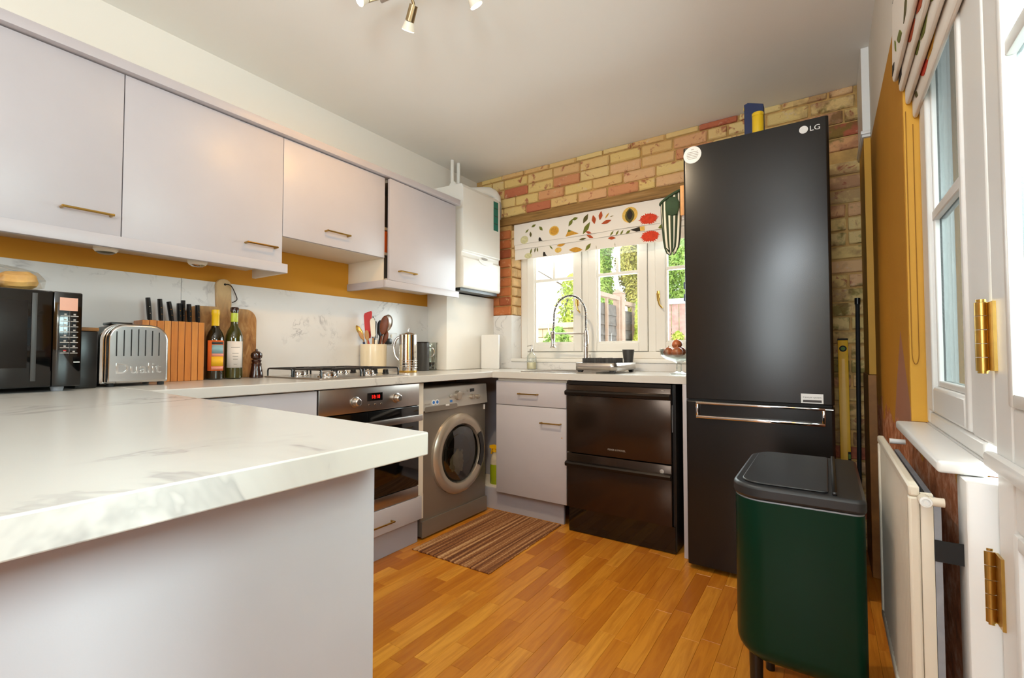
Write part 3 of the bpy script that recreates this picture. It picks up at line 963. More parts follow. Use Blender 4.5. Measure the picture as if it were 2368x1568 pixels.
t = thing('peninsula_worktop', 'wide white marble-effect peninsula worktop nearest the camera with a thick front edge', 'worktop', (1.2, -2.3, ZT - 0.031))
bm = B(); prism(bm, [(0.0095, -1.854)] + [(0.624, -1.863), (1.930, -1.9425), (1.935, -1.947), (1.935, -2.85), (0.0095, -2.85)], 'z', ZT - 0.0335, ZT)
obj('slab', bm, M['worktop'], t, bevel=0.002)
t = thing('peninsula_unit', 'plain pale grey end panel and carcass under the peninsula worktop', 'cabinet', (1.2, -2.3, 0))
bx('end_panel', M['cab'], t, 1.797, 1.815, -2.72, -1.946, 0.001, ZT - 0.034, 0.0015)
bx('carcass', M['cab_in'], t, 0.63, 1.7965, -2.70, -1.965, 0.12, ZT - 0.034)
bx('plinth', M['plinth'], t, 0.66, 1.7965, -2.66, -2.02, 0.001, 0.12)
bx('back_panel', M['cab'], t, 0.63, 1.7965, -1.9648, -1.947, 0.13, ZT - 0.035, 0.0015)

# =================================================================== BASE UNITS, LEFT RUN
t = thing('base_cabinet', 'pale grey base cabinet door between the peninsula and the oven', 'cabinet', (0.3, -1.55, 0))
bx('carcass', M['cab_in'], t, 0.011, 0.585, -1.85, -1.25, 0.13, ZT - TH - 0.001)
bx('door', M['cab'], t, 0.5855, 0.605, -1.848, -1.250, 0.135, 0.866, 0.0015)
bx('plinth', M['plinth'], t, 0.54, 0.556, -1.85, -1.25, 0.001, 0.13)

t = thing('oven_housing', 'grey oven housing with a shallow drawer below the oven', 'cabinet', (0.3, -0.945, 0))
bx('carcass', M['cab_in'], t, 0.011, 0.585, -1.249, -0.585, 0.13, 0.262)
d = bx('drawer', M['cab'], t, 0.5855, 0.606, -1.245, -0.616, 0.140, 0.2605, 0.0015)
bar_handle(d, 0.606, -1.06, -0.826, 0.19, M['brass'])
bx('plinth', M['plinth'], t, 0.54, 0.558, -1.249, -0.600, 0.001, 0.129)
bx('filler_panel', M['cab_in'], t, 0.011, 0.588, -0.6365, -0.590, 0.2625, 0.866)

t = thing('oven', 'built-in stainless steel oven with red clock and black glass door', 'oven', (0.3, -0.945, 0.262))
bx('body', M['black'], t, 0.02, 0.585, -1.243, -0.640, 0.2635, 0.868)
bx('control_panel', M['steel'], t, 0.5855, 0.607, -1.243, -0.640, 0.752, 0.868, 0.003)
dd = bx('door', M['blackgloss'], t, 0.5855, 0.605, -1.243, -0.640, 0.325, 0.748, 0.003)
bx('lower_trim', M['steel'], t, 0.5855, 0.604, -1.243, -0.640, 0.2635, 0.322, 0.003)
bx('display', M['blackgloss'], t, 0.6072, 0.6085, -0.985, -0.893, 0.800, 0.838)
text('clock_digits', '18:18', 0.024, M['led_red'], t, (0.6088, -0.962, 0.811), (0, 1, 0), (0, 0, 1), 0.0003)
for y in (-1.052, -0.801):
    bm = B(); lathe(bm, [(0.026, 0), (0.026, 0.003), (0.019, 0.005), (0.0175, 0.024), (0.013, 0.0275), (0, 0.028)], (0.607, y, 0.802), 24, axis='x')
    obj('knob', bm, M['steel'], t)
for y in (-0.972, -0.936, -0.900):
    bm = B(); lathe(bm, [(0.0045, 0), (0.0045, 0.002), (0, 0.003)], (0.607, y, 0.782), 10, axis='x'); obj('button', bm, M['chrome'], t)
bm = B(); box(bm, 0.628, 0.640, -1.18, -0.645, 0.672, 0.704, 0.003)
for y in (-1.15, -0.68): box(bm, 0.605, 0.629, y - 0.012, y + 0.012, 0.68, 0.697)
obj('handle', bm, M['steel'], dd)

# ---- washing machine
t = thing('washing_machine', 'silver grey front-loading washing machine in the corner under the worktop', 'washing machine', (0.3, -0.285, 0))
wy0, wy1, wf = -0.580, 0.016, 0.560
bm = B(); box(bm, 0.03, wf, wy0, wy1, 0.012, 0.834, 0.012)
obj('body', bm, M['wm'], t)
bm = B(); prism(bm, rrect(wy0 + 0.002, wy1 - 0.002, 0.012, 0.10, 0.004, 2), 'x', wf + 0.0005, wf + 0.010); obj('kick_panel', bm, M['wm'], t)
bm = B(); prism(bm, [(wf, 0.708), (wf + 0.014, 0.708), (wf + 0.004, 0.828), (wf, 0.832)], 'y', wy0 + 0.003, wy1 - 0.003); obj('control_panel', bm, M['wm_light'], t, smooth=False)
bm = B(); prism(bm, rrect(wy0 + 0.015, -0.29, 0.700, 0.730, (0.002, 0.012, 0.012, 0.012), 4), 'x', wf + 0.0135, wf + 0.0165); obj('drawer_grip', bm, M['wm'], t)
wc = Vector((wf, -0.258, 0.425))


def ring(bm, c, prof, n=48):
    rings = []
    for r, h in prof: rings.append([bm.verts.new(c + Vector((h, r * math.cos(2 * PI * i / n), r * math.sin(2 * PI * i / n)))) for i in range(n)])
    for A, Bq in zip(rings, rings[1:] + rings[:1]):
        for i in range(n): bm.faces.new((A[i], A[(i + 1) % n], Bq[(i + 1) % n], Bq[i]))


bm = B(); ring(bm, wc, [(0.242, 0.0006), (0.240, 0.016), (0.225, 0.030), (0.200, 0.034), (0.178, 0.026), (0.170, 0.004), (0.170, 0.0006)])
dr = obj('door_ring', bm, M['wm_ring'], t)
bm = B(); lathe(bm, [(0.169, 0.002), (0.160, 0.022), (0.12, 0.034), (0.06, 0.040), (0, 0.041)], wc, 40, axis='x'); obj('porthole_glass', bm, M['wmglass'], dr)
bm = B(); ring(bm, wc, [(0.168, 0.0012), (0.168, 0.006), (0.115, -0.0 + 0.006), (0.105, 0.0012)]); obj('gasket', bm, M['darkgrey'], t)
bm = B(); lathe(bm, [(0.11, 0.0035), (0, 0.003)], wc, 32, axis='x'); obj('drum', bm, M['blackgloss'], t)
bm = B(); prism(bm, [(wc.y + 0.171 * math.cos(a), wc.z + 0.171 * math.sin(a)) for a in [math.radians(-32 + 8 * i) for i in range(9)]] + [(wc.y + 0.207 * math.cos(a), wc.z + 0.207 * math.sin(a)) for a in [math.radians(32 - 8 * i) for i in range(9)]], 'x', wf + 0.030, wf + 0.0365)
obj('door_grip', bm, M['blackgloss'], dr, smooth=False)
bm = B(); bmesh.ops.create_uvsphere(bm, u_segments=28, v_segments=18, radius=1.0)
for v in bm.verts:
    d0 = v.co.copy(); q = 1 + 0.10 * math.sin(9 * d0.y + 4 * d0.z) + 0.08 * math.sin(13 * d0.z - 5 * d0.y)
    v.co = Vector((wf + 0.0165 + d0.x * 0.0085 * q, -0.300 + (d0.y * 0.062 + 0.028 * d0.z * d0.z) * q, 0.375 + d0.z * 0.070 * q))
tag(obj('laundry', bm, M['cloth_cream'], None), 'cream crumpled laundry pressed against the washing machine porthole', 'laundry')
for y, z, r, mm in ((-0.281, 0.775, 0.029, 'wm_ring'), (-0.147, 0.758, 0.017, 'wm_ring'), (-0.092, 0.755, 0.014, 'wm_ring'), (-0.345, 0.775, 0.009, 'wm_light'), (-0.222, 0.785, 0.009, 'wm_light'), (-0.185, 0.80, 0.007, 'wm_light')):
    bm = B(); xo = wf + 0.014 - (z - 0.708) * 0.083
    lathe(bm, [(r, -0.002), (r, 0.006), (r * 0.86, 0.018 if r > 0.012 else 0.007), (r * 0.6, 0.02 if r > 0.012 else 0.008), (0, 0.021 if r > 0.012 else 0.008)], (xo, y, z), 20, axis='x')
    obj('knob' if r > 0.012 else 'button', bm, M[mm], t)
bx('display', M['blackgloss'], t, wf + 0.006, wf + 0.0085, -0.160, -0.118, 0.788, 0.808)
for y in (-0.492, -0.462):
    bm = B(); lathe(bm, [(0.0155, 0), (0.0155, 0.0012), (0, 0.0014)], (wf + 0.0107, y, 0.750), 16, axis='x'); a = obj('round_sticker', bm, M['whitemark'], t)
    bm = B(); lathe(bm, [(0.0095, 0), (0.0095, 0.001), (0, 0.0012)], (wf + 0.0122, y, 0.750), 14, axis='x'); obj('sticker_print', bm, M['blueprint'], a)
bx('blue_mark', M['blueprint'], t, wf + 0.0102, wf + 0.0115, -0.352, -0.330, 0.737, 0.752)
text('maker_name', 'INDESIT', 0.014, M['greymark'], dr, (wf + 0.0345, -0.292, 0.622), (0, 1, 0), (0, 0, 1), 0.0004)
text('maker_name', 'INDESIT', 0.013, M['greymark'], t, (wf + 0.0119, -0.562, 0.738), (0, 1, 0), (0, 0, 1), 0.0004)
bx('handle_chip', M['whitemark'], t, wf + 0.017, wf + 0.019, -0.395, -0.365, 0.722, 0.731)
bx('side_label', M['whitemark'], t, wf + 0.0005, wf + 0.0015, -0.012, 0.006, 0.665, 0.695)

# =================================================================== BASE UNITS, BACK RUN
t = thing('sink_cabinet', 'pale grey sink cabinet with one drawer above one door beside the washing machine', 'cabinet', (0.9, 0.3, 0))
bx('carcass', M['cab_in'], t, 0.643, 1.153, 0.0405, 0.58, 0.14, 0.68)
bx('rail', M['cab_in'], t, 0.643, 1.153, 0.0405, 0.058, 0.68, ZT - TH - 0.001)
d = bx('drawer', M['cab'], t, 0.641, 1.150, 0.021, 0.040, 0.702, 0.853, 0.0015); bar_handle(d, 0.021, 0.820, 0.960, 0.776, M['brass'], 'x')
d = bx('door', M['cab'], t, 0.641, 1.150, 0.021, 0.040, 0.136, 0.698, 0.0015); bar_handle(d, 0.021, 0.980, 1.118, 0.607, M['brass'], 'x')
bx('plinth', M['plinth'], t, 0.10, 1.106, 0.071, 0.088, 0.001, 0.135)
bx('corner_shelf', M['cab_in'], t, 0.06, 0.6425, 0.0885, 0.58, 0.130, 0.148)
bx('corner_back', M['plinth'], t, 0.06, 0.6425, 0.30, 0.31, 0.149, 0.868)
tag(bx('knob_chip', M['palewood'], None, 1.118, 1.124, 0.019, 0.0208, 0.522, 0.530), 'tiny brown scuff mark near the handle on the sink cabinet door', 'mark')

t = thing('dish_drawer', 'dark stainless double dishwasher drawers under the worktop beside the fridge', 'dishwasher', (1.465, 0.3, 0))
bx('body', M['black'], t, 1.172, 1.765, 0.045, 0.58, 0.03, 0.866)
for (z0, z1, hz) in ((0.458, 0.846, 0.800), (0.142, 0.452, 0.392)):
    d = bx('drawer', M['dd'], t, 1.166, 1.764, -0.004, 0.0445, z0, z1, 0.003)
    bm = B(); prism(bm, [(-0.0045, hz - 0.016), (-0.030, hz - 0.010), (-0.034, hz + 0.006), (-0.026, hz + 0.014), (-0.0045, hz + 0.018)], 'x', 1.166, 1.764)
    obj('handle', bm, M['dd_dark'], d, smooth=False)
bx('top_trim', M['dd_dark'], t, 1.166, 1.764, 0.0, 0.0445, 0.848, 0.866)
bx('plinth', M['blackgloss'], t, 1.172, 1.775, 0.012, 0.0445, 0.004, 0.138)
bx('side_frame', M['black'], t, 1.766, 1.782, 0.02, 0.5, 0.01, 0.866)
bx('rating_label', M['silver_label'], t, 1.7645, 1.7655, 0.012, 0.030, 0.62, 0.76)
text('maker_name', 'FISHER & PAYKEL', 0.0135, M['greymark'], t, (1.418, -0.0046, 0.494), (1, 0, 0), (0, 0, 1), 0.0004)
bm = B(); lathe(bm, [(0.011, 0), (0.011, -0.002), (0.006, -0.003), (0, -0.003)], (1.715, -0.0045, 0.418), 18, axis='y'); obj('button', bm, M['silver_label'], t)
bx('print_mark', M['greymark'], t, 1.715, 1.73, -0.0055, -0.0043, 0.832, 0.836)

t = thing('end_panel', 'narrow pale grey upright panel between the dishwasher and the fridge', 'panel', (1.83, 0.3, 0))
bx('panel', M['cab'], t, 1.822, 1.842, -0.004, 0.60, 0.001, ZT - TH - 0.001, 0.001)

# ---- fridge freezer
t = thing('fridge_freezer', 'tall matt black fridge freezer with a chrome framed handle strip', 'fridge', (2.16, 0.25, 0))
fx0, fx1, fy = 1.8626, 2.457, -0.103
bx('body', M['fridge_side'], t, fx0 + 0.004, fx1 - 0.004, fy + 0.066, 0.56, 0.03, 2.028, 0.004)
bm = B(); prism(bm, rrect(fx0, fx1, fy, fy + 0.060, (0.012, 0.012, 0.003, 0.003), 5), 'z', 0.812, 2.035); up_d = obj('upper_door', bm, M['fridge'], t, bevel=0.002)
bm = B(); prism(bm, rrect(fx0, fx1, fy, fy + 0.060, (0.012, 0.012, 0.003, 0.003), 5), 'z', 0.024, 0.800); lo_d = obj('lower_door', bm, M['fridge'], t, bevel=0.002)
bx('door_seal', M['rubber'], t, fx0 + 0.01, fx1 - 0.01, fy + 0.012, fy + 0.0655, 0.8005, 0.8115)
for a in (fx0 + 0.05, fx1 - 0.05):
    bm = B(); cone(bm, (a, 0.06, 0.001), (a, 0.06, 0.03), 0.018, 0.016, 14); obj('foot', bm, M['rubber'], t)
bm = B(); x0, x1, z0, z1, yf = 1.912, 2.424, 0.722, 0.798, fy
box(bm, x0, x1, yf - 0.020, yf - 0.0005, z1 - 0.009, z1, 0.002); box(bm, x0, x1, yf - 0.020, yf - 0.0005, z0, z0 + 0.013, 0.003)
box(bm, x0, x0 + 0.011, yf - 0.020, yf - 0.0005, z0 + 0.013, z1 - 0.009, 0.002); box(bm, x1 - 0.011, x1, yf - 0.020, yf - 0.0005, z0 + 0.013, z1 - 0.009, 0.002)
obj('handle_frame', bm, M['chrome'], lo_d)
bm = B(); cone(bm, (2.424, yf - 0.006, 0.792), (2.452, yf - 0.006, 0.792), 0.004, n=10); obj('hinge_pin', bm, M['chrome'], lo_d)
a = bx('energy_label', M['silver_label'], up_d, 2.338, 2.418, yf - 0.0012, yf - 0.0002, 0.816, 0.856)
bx('label_bar', M['mark'], up_d, 2.345, 2.412, yf - 0.0020, yf - 0.0013, 0.820, 0.830)
text('label_print', 'Centum system', 0.0105, M['mark'], up_d, (2.345, yf - 0.0014, 0.838), (1, 0, 0), (0, 0, 1), 0.0003)
bm = B(); lathe(bm, [(0.0165, 0), (0.0165, -0.0008), (0, -0.0009)], (2.367, yf - 0.0001, 1.994), 28, axis='y'); obj('logo_disc', bm, M['whitemark'], up_d)
text('logo_letters', 'LG', 0.0315, M['whitemark'], up_d, (2.388, yf - 0.0006, 1.9825), (1, 0, 0), (0, 0, 1), 0.0004, sx=1.05)
st = thing('round_sticker', 'round white printed sticker on the top corner of the black fridge door', 'sticker', (1.907, fy - 0.001, 1.995))
bm = B(); lathe(bm, [(0.0415, 0), (0.0415, -0.0009), (0, -0.001)], (1.907, fy - 0.0002, 1.994), 40, axis='y'); obj('disc', bm, M['whitemark'], st)
for i, (w, z) in enumerate(((0.012, 2.018), (0.05, 2.006), (0.054, 1.998), (0.054, 1.990), (0.05, 1.982), (0.04, 1.974))):
    bx('print_line', M['greymark'], st, 1.908 - w / 2, 1.908 + w / 2, fy - 0.0016, fy - 0.0011, z, z + (0.004 if i == 0 else 0.0028))

# =================================================================== WALL UNITS
XF = 0.33


def wall_unit(y0, y1, z0, z1, label, h, rot=0.0, cy0=None):
    t = thing('wall_cabinet', label, 'cabinet', (0.16, (y0 + y1) / 2, z0), 'grey wall cabinets')
    bm = B(); T = 0.016; c0 = y0 if cy0 is None else cy0
    box(bm, 0.0005, XF - 0.020, c0 + 0.0008, c0 + (T if cy0 is None else 0.011), z0, z1); box(bm, 0.0005, XF - 0.020, y1 - T, y1 - 0.0008, z0, z1)
    box(bm, 0.0005, XF - 0.020, y0 + T, y1 - T, z0, z0 + T); box(bm, 0.0005, XF - 0.020, y0 + T, y1 - T, z1 - T, z1)
    box(bm, 0.0005, 0.010, y0 + T, y1 - T, z0 + T, z1 - T)
    obj('carcass', bm, M['cab_in'], t, smooth=False)
    bm = B(); box(bm, XF - 0.0195, XF, y0 + 0.0015, y1 - 0.0015, z0 + 0.001, z1 - 0.004, 0.0012)
    if rot:
        hp = Vector((XF - 0.0195, y1 - 0.0015, 0))
        bmesh.ops.rotate(bm, verts=bm.verts, cent=hp, matrix=Matrix.Rotation(rot, 3, 'Z'))
    d = obj('door', bm, M['cab'], t)
    if h:
        ha, hb, hz = h; n0 = len(BASE)
        hd = bar_handle(d, XF, ha, hb, hz, M['brass'], out=0.026)
        if rot:
            hp = Vector((XF - 0.0195, y1 - 0.0015, 0)) - BASE[d.name]
            hd.data.transform(Matrix.Translation(hp) @ Matrix.Rotation(rot, 4, 'Z') @ Matrix.Translation(-hp))
    return t


wall_unit(-2.46, -1.857, 1.447, 2.048, 'pale grey wall cabinet above the microwave, cut off by the picture edge', (-2.022, -1.884, 1.516))
wall_unit(-1.857, -1.256, 1.447, 2.048, 'pale grey wall cabinet above the knife block and wine bottles', (-1.428, -1.290, 1.514))
wall_unit(-1.256, -0.646, 1.578, 2.048, 'short pale grey wall cabinet above the hob', (-1.036, -0.896, 1.650))
t = wall_unit(-0.628, -0.025, 1.452, 2.048, 'pale grey wall cabinet with its door ajar beside the boiler', (-0.560, -0.425, 1.512), rot=math.radians(1.8), cy0=-0.646)
# things glimpsed through the gap of the open door
for nm, lb, ct, y0, z0, z1, mt in (('folder', 'dark folder glimpsed through the ajar cabinet door gap', 'folder', -0.605, 1.83, 1.97, 'mark'),
                                   ('packet', 'orange food packet glimpsed through the ajar cabinet door gap', 'packet', -0.605, 1.66, 1.76, 'orangepaper'),
                                   ('tin', 'dark tin glimpsed low in the ajar cabinet door gap', 'tin', -0.605, 1.469, 1.60, 'darkgrey')):
    bm = B()
    if nm == 'tin': lathe(bm, [(0, 0), (0.035, 0), (0.035, z1 - z0 - 0.01), (0.033, z1 - z0), (0, z1 - z0)], (0.245, -0.585, z0), 20)
    else:
        z0b = 1.629 if nm == 'packet' else 1.779
        box(bm, 0.20, 0.262, y0 - 0.012, y0 + 0.05, z0b, z1, 0.006)
        if nm == 'packet': box(bm, 0.21, 0.252, y0 + 0.01, y0 + 0.04, z1, z1 + 0.012, 0.003)
    tag(obj(nm, bm, M[mt], None), lb, ct)
for z in (1.612, 1.762):
    bx('shelf', M['cab_in'], t, 0.0105, 0.27, -0.634, -0.042, z, z + 0.0165)

t = thing('cornice', 'long grey cornice strip along the top of the wall cabinets', 'trim', (0.2, -1.2, 2.05))
bx('strip', M['cornice'], t, 0.22, 0.357, -2.47, -0.006, 2.0495, 2.086, 0.002)
t = thing('light_pelmet', 'pale grey light pelmet under the two left wall cabinets', 'trim', (0.2, -1.8, 1.4))
bx('strip', M['cab'], t, 0.325, 0.346, -2.46, -1.238, 1.404, 1.4465, 0.0015)
bx('return', M['cab_in'], t, 0.06, 0.3245, -1.256, -1.238, 1.404, 1.4465, 0.001)
t = thing('light_pelmet', 'grey light pelmet under the wall cabinet beside the boiler', 'trim', (0.2, -0.3, 1.41))
bx('strip', M['cab'], t, 0.330, 0.350, -0.655, -0.012, 1.410, 1.4515, 0.0015)
bx('return', M['cornice'], t, 0.0005, 0.3295, -0.655, -0.636, 1.410, 1.4515, 0.001)
for i, (y, lb) in enumerate(((-1.87, 'round white under-cabinet puck light above the toaster'), (-1.565, 'round white under-cabinet puck light above the knife block'))):
    p = thing('puck_light', lb, 'lamp', (0.22, y, 1.446), 'under-cabinet puck lights')
    bm = B(); lathe(bm, [(0, 0), (0.036, 0), (0.036, -0.034), (0.030, -0.042), (0.029, -0.0425)], (0.22, y, 1.4465), 28); obj('housing', bm, M['ivory'], p)
    bm = B(); lathe(bm, [(0.0285, -0.0425), (0.02, -0.049), (0, -0.051)], (0.22, y, 1.4465), 24); obj('lens', bm, M['clear'], p)
t = thing('cable', 'thin dark cable clipped under the wall cabinets', 'cable', (0.28, -1.7, 1.44))
bm = B(); tube(bm, [(0.285, -2.2 + 0.05 * i, 1.441 - (0.004 if i % 3 else 0)) for i in range(18)], 0.0022, 6); obj('lead', bm, M['rubber'], t)

# splashback panels
for a, b, c in ((-2.85, -1.5435, 1.372), (-1.542, -0.60, 1.372), (-0.60, 0.038, 1.372)):
    pass
t = thing('splashback', 'white marble-effect splashback panels behind the worktop', 'splashback', (0.004, -1.2, ZT))
bx('panel', M['splash'], t, 0.0005, 0.009, -2.85, -1.5435, 0.8, 1.371, 0.0008)
bx('panel', M['splash'], t, 0.0005, 0.009, -1.542, 0.0392, 0.8, 1.371, 0.0008)

# =================================================================== BOILER
t = thing('boiler', 'white wall-hung gas boiler in the corner above the worktop', 'boiler', (0.16, 0.315, 1.49))
bm = B(); prism(bm, [(0.001, 1.497), (0.312, 1.497), (0.320, 1.51), (0.320, 1.712), (0.306, 1.722), (0.306, 1.752), (0.318, 1.762), (0.318, 2.212), (0.300, 2.240), (0.001, 2.252)], 'y', 0.066, 0.520)
obj('casing', bm, M['boiler'], t, smooth=False, bevel=0.005)
bm = B(); prism(bm, [(0.33 + 0.09 * math.cos(a), 1.722 + 0.036 * math.sin(a)) for a in [PI + PI * i / 16 for i in range(17)]], 'x', 0.3205, 0.3245); obj('control_flap', bm, M['boiler'], t)
bm = B(); prism(bm, [(0.332 + 0.035 * math.cos(a), 1.738 + 0.009 * math.sin(a)) for a in [2 * PI * i / 16 for i in range(16)]], 'x', 0.3065, 0.311); obj('badge', bm, M['greymark'], t)
bx('underside', M['black'], t, 0.03, 0.290, 0.072, 0.514, 1.476, 1.4965)
bx('energy_sticker', M['teal'], t, 0.3183, 0.319, 0.432, 0.492, 1.978, 2.205)
for z in (2.03, 2.09, 2.15): bx('sticker_line', M['mark'], t, 0.3191, 0.3195, 0.436, 0.488, z, z + 0.005)
for y in (0.155, 0.225):
    bm = B(); cone(bm, (0.14, y, 2.246), (0.14, y, ZC - 0.001), 0.013, n=14); obj('pipe', bm, M['boiler'], t)
bm = B(); cone(bm, (0.20, 0.09, 2.2475), (0.20, 0.30, 2.2475), 0.032, n=20); tube(bm, [(0.20, 0.30, 2.26), (0.23, 0.40, 2.285), (0.25, 0.455, 2.292), (0.262, 0.50, 2.285), (0.266, 0.528, 2.262), (0.267, 0.530, 2.225)], [0.035, 0.038, 0.042, 0.044, 0.044, 0.044], 18)
obj('flue', bm, M['boiler'], t)
bm = B(); tube(bm, [(0.30, 0.54, 2.25), (0.305, 0.548, 2.20), (0.295, 0.56, 2.15), (0.28, 0.575, 2.10)], 0.005, 8); obj('lead', bm, M['greymark'], t)

# =================================================================== ON THE LEFT WORKTOP
Z = ZT + 0.0006
# microwave
t = thing('microwave', 'black microwave with an orange display at the left end of the worktop', 'microwave', (0.25, -2.2, ZT))
my1 = -1.981
bx('casing', M['black'], t, 0.06, 0.405, -2.42, my1, 0.924, 1.226, 0.006)
dr = bx('door', M['blackgloss'], t, 0.4055, 0.432, -2.42, -2.0505, 0.926, 1.224, 0.004)
bx('door_handle_strip', M['darkgrey'], dr, 0.4325, 0.4345, -2.098, -2.086, 0.945, 1.214, 0.0008)
bx('door_window', M['dd_dark'], dr, 0.4322, 0.4332, -2.40, -2.106, 0.985, 1.19, 0.0004)
bx('control_panel', M['blackgloss'], t, 0.4055, 0.432, -2.0500, my1, 0.926, 1.224, 0.004)
bx('display', M['lcd'], t, 0.4322, 0.4332, -2.036, -1.993, 1.165, 1.206)
for i in range(8):
    z = 1.148 - i * 0.0168
    for y, w in ((-2.022, 0.013), (-2.000, 0.011)):
        b = bx('button', M['greymark'], t, 0.4322, 0.4330, y - w * 0.85, y + w * 0.85, z - 0.0012, z + 0.0012)
        bx('button_symbol', M['greymark'], b, 0.4322, 0.4330, y - 0.0028, y + 0.0028, z + 0.003, z + 0.0075)
bx('red_mark', M['red'], t, 0.4322, 0.4330, -2.025, -2.018, 1.036, 1.0395)
bx('print_mark', M['whitemark'], t, 0.4322, 0.4330, -2.000, -1.985, 1.000, 1.003)
for y in (-2.40, -2.03):
    for x in (0.09, 0.40):
        bm = B(); cone(bm, (x, y, ZT + 0.0005), (x, y, 0.9245), 0.014, 0.017, 14); obj('foot', bm, M['galv'] if x > 0.3 else M['rubber'], t)
# bread on top
t = thing('bread_bag', 'golden bread rolls in a clear bag lying on the microwave', 'bread', (0.28, -2.2, 1.2265))
for i, (y, x) in enumerate(((-2.11, 0.30), (-2.205, 0.31), (-2.30, 0.30))):
    bm = B(); lathe(bm, [(0, 0), (0.03, 0.002), (0.046, 0.012), (0.05, 0.024), (0.044, 0.046), (0.028, 0.060), (0, 0.065)], (x, y, 1.2285), 24, 1.35, 0.98)
    rr = random.Random(i)
    for v in bm.verts: v.co += Vector((0, 0, 0.004 * math.sin(60 * v.co.y)))
    obj('roll', bm, M['bread'], t)
bm = B(); r = random.Random(3)
lathe(bm, [(0, 0), (0.09, 0.0005), (0.125, 0.012), (0.13, 0.036), (0.11, 0.062), (0.06, 0.074), (0, 0.075)], (0.30, -2.205, 1.2270), 36, 0.72, 1.28)
for v in bm.verts: v.co += Vector((r.uniform(-.004, .004), r.uniform(-.004, .004), r.uniform(0, .004)))
obj('bag_film', bm, M['film'], t, smooth=False)
# dark block standing in for shadow and a kettle base beside the toaster
t = thing('shadow_block', 'dark brown-topped block standing in for shadow and a kettle base between the microwave and the toaster', 'box', (0.18, -1.945, ZT))
bx('body', M['black'], t, 0.03, 0.34, -1.974, -1.916, Z, 1.105, 0.004)
bx('lid', M['bare_wood'], t, 0.028, 0.342, -1.976, -1.914, 1.1055, 1.118, 0.003)

# toaster
t = thing('toaster', 'polished steel toaster with vertical vents and raised lettering', 'toaster', (0.23, -1.805, ZT))
ty0, ty1, tz0, tz1 = -1.903, -1.700, 0.921, 1.137
bm = B(); prism(bm, rrect(ty0 + 0.010, ty1 - 0.004, tz0 + 0.003, tz1 - 0.003, (0.01, 0.01, 0.055, 0.055), 8), 'x', 0.14, 0.296); obj('body', bm, M['darkgrey'], t)
bm = B(); prism(bm, rrect(ty0, ty1, tz0, tz1, (0.008, 0.008, 0.060, 0.060), 10), 'x', 0.2965, 0.304); obj('rim', bm, M['chrome'], t, bevel=0.002)
bm = B(); prism(bm, rrect(ty0 + 0.014, ty1 - 0.002, tz0 + 0.001, tz1 - 0.002, (0.008, 0.008, 0.058, 0.058), 10), 'x', 0.3045, 0.330)
fr = obj('end_casting', bm, M['toaster'], t, bevel=0.014)
for i in range(7):
    y = -1.862 + i * 0.0213
    hz = 1.118 - 0.010 * abs(i - 3) / 3 * (abs(i - 3) / 3)
    bm = B(); prism(bm, [(y - 0.0016, 1.020), (y + 0.0016, 1.020), (y + 0.0016, hz), (y - 0.0016, hz)], 'x', 0.3295, 0.3309)
    obj('vent', bm, M['rubber'], fr, smooth=False)
text('maker_name', 'Dualit', 0.054, M['chrome'], fr, (0.3303, -1.866, 0.957), (0, 1, 0), (0, 0, 1), 0.002, sx=1.06)
bx('lever_plate', M['black'], t, 0.17, 0.26, -1.86, -1.795, tz1 - 0.0025, tz1 + 0.008, 0.003)
for y in (ty0 + 0.03, ty1 - 0.02):
    for x in (0.165, 0.31):
        bm = B(); cone(bm, (x, y, Z), (x, y, tz0 + 0.0025), 0.011, n=14); obj('foot', bm, M['rubber'], t)

# knife block
t = thing('knife_block', 'pale beech knife block made of upright slats beside the toaster', 'knife block', (0.08, -1.61, ZT))
n = 9; ys = -1.725; w = (1.725 - 1.494) / n
for i in range(n):
    b0 = ys + i * w
    bx('slat', M['block'], t, 0.035, 0.130, b0 + 0.0012, b0 + w - 0.0012, Z, 1.166 + 0.001 * (i % 2), 0.0012, smooth=False)
bx('core', M['dd_dark'], t, 0.04, 0.122, ys + 0.004, -1.498, Z + 0.002, 1.158, smooth=False)
for i, (y, x, h, lean, lb) in enumerate(((-1.684, 0.082, 0.094, -0.008, 'first black-handled knife from the left in the beech block'),
                                     (-1.644, 0.082, 0.092, -0.006, 'second black-handled knife from the left in the beech block'),
                                     (-1.606, 0.085, 0.084, -0.012, 'leaning third black-handled knife from the left in the beech block'),
                                     (-1.574, 0.078, 0.080, -0.003, 'fourth black-handled knife from the left in the beech block'),
                                     (-1.556, 0.062, 0.096, 0.001, 'tallest black-handled knife, fifth from the left in the block'),
                                     (-1.536, 0.082, 0.080, -0.004, 'sixth black-handled knife from the left in the beech block'),
                                     (-1.503, 0.082, 0.078, -0.003, 'rightmost black-handled knife in the beech block'))):
    k = thing('knife', lb, 'knife', (x, y, 1.168), 'black-handled knives in the block')
    zz = 1.1685
    bm = B(); path = [(x, y, zz), (x, y + lean * 0.3, zz + h * 0.35), (x, y + lean * 0.7, zz + h * 0.75), (x, y + lean, zz + h)]
    tube(bm, path, [0.0078, 0.0088, 0.0088, 0.0082], 10)
    for v in bm.verts: v.co.x = x + (v.co.x - x) * 1.5
    obj('handle', bm, M['black'], k)
    bm = B(); cone(bm, (x, y, zz - 0.0005), (x, y, zz + 0.006), 0.0085, 0.0078, 12); obj('bolster', bm, M['chrome'], k)
    bm = B()
    for f in (0.3, 0.6): cone(bm, (x + 0.0128, y + lean * f, zz + h * f), (x + 0.0138, y + lean * f, zz + h * f), 0.0018, n=8)
    q = obj('rivet', bm, M['chrome'], k); q['kind'] = 'stuff'

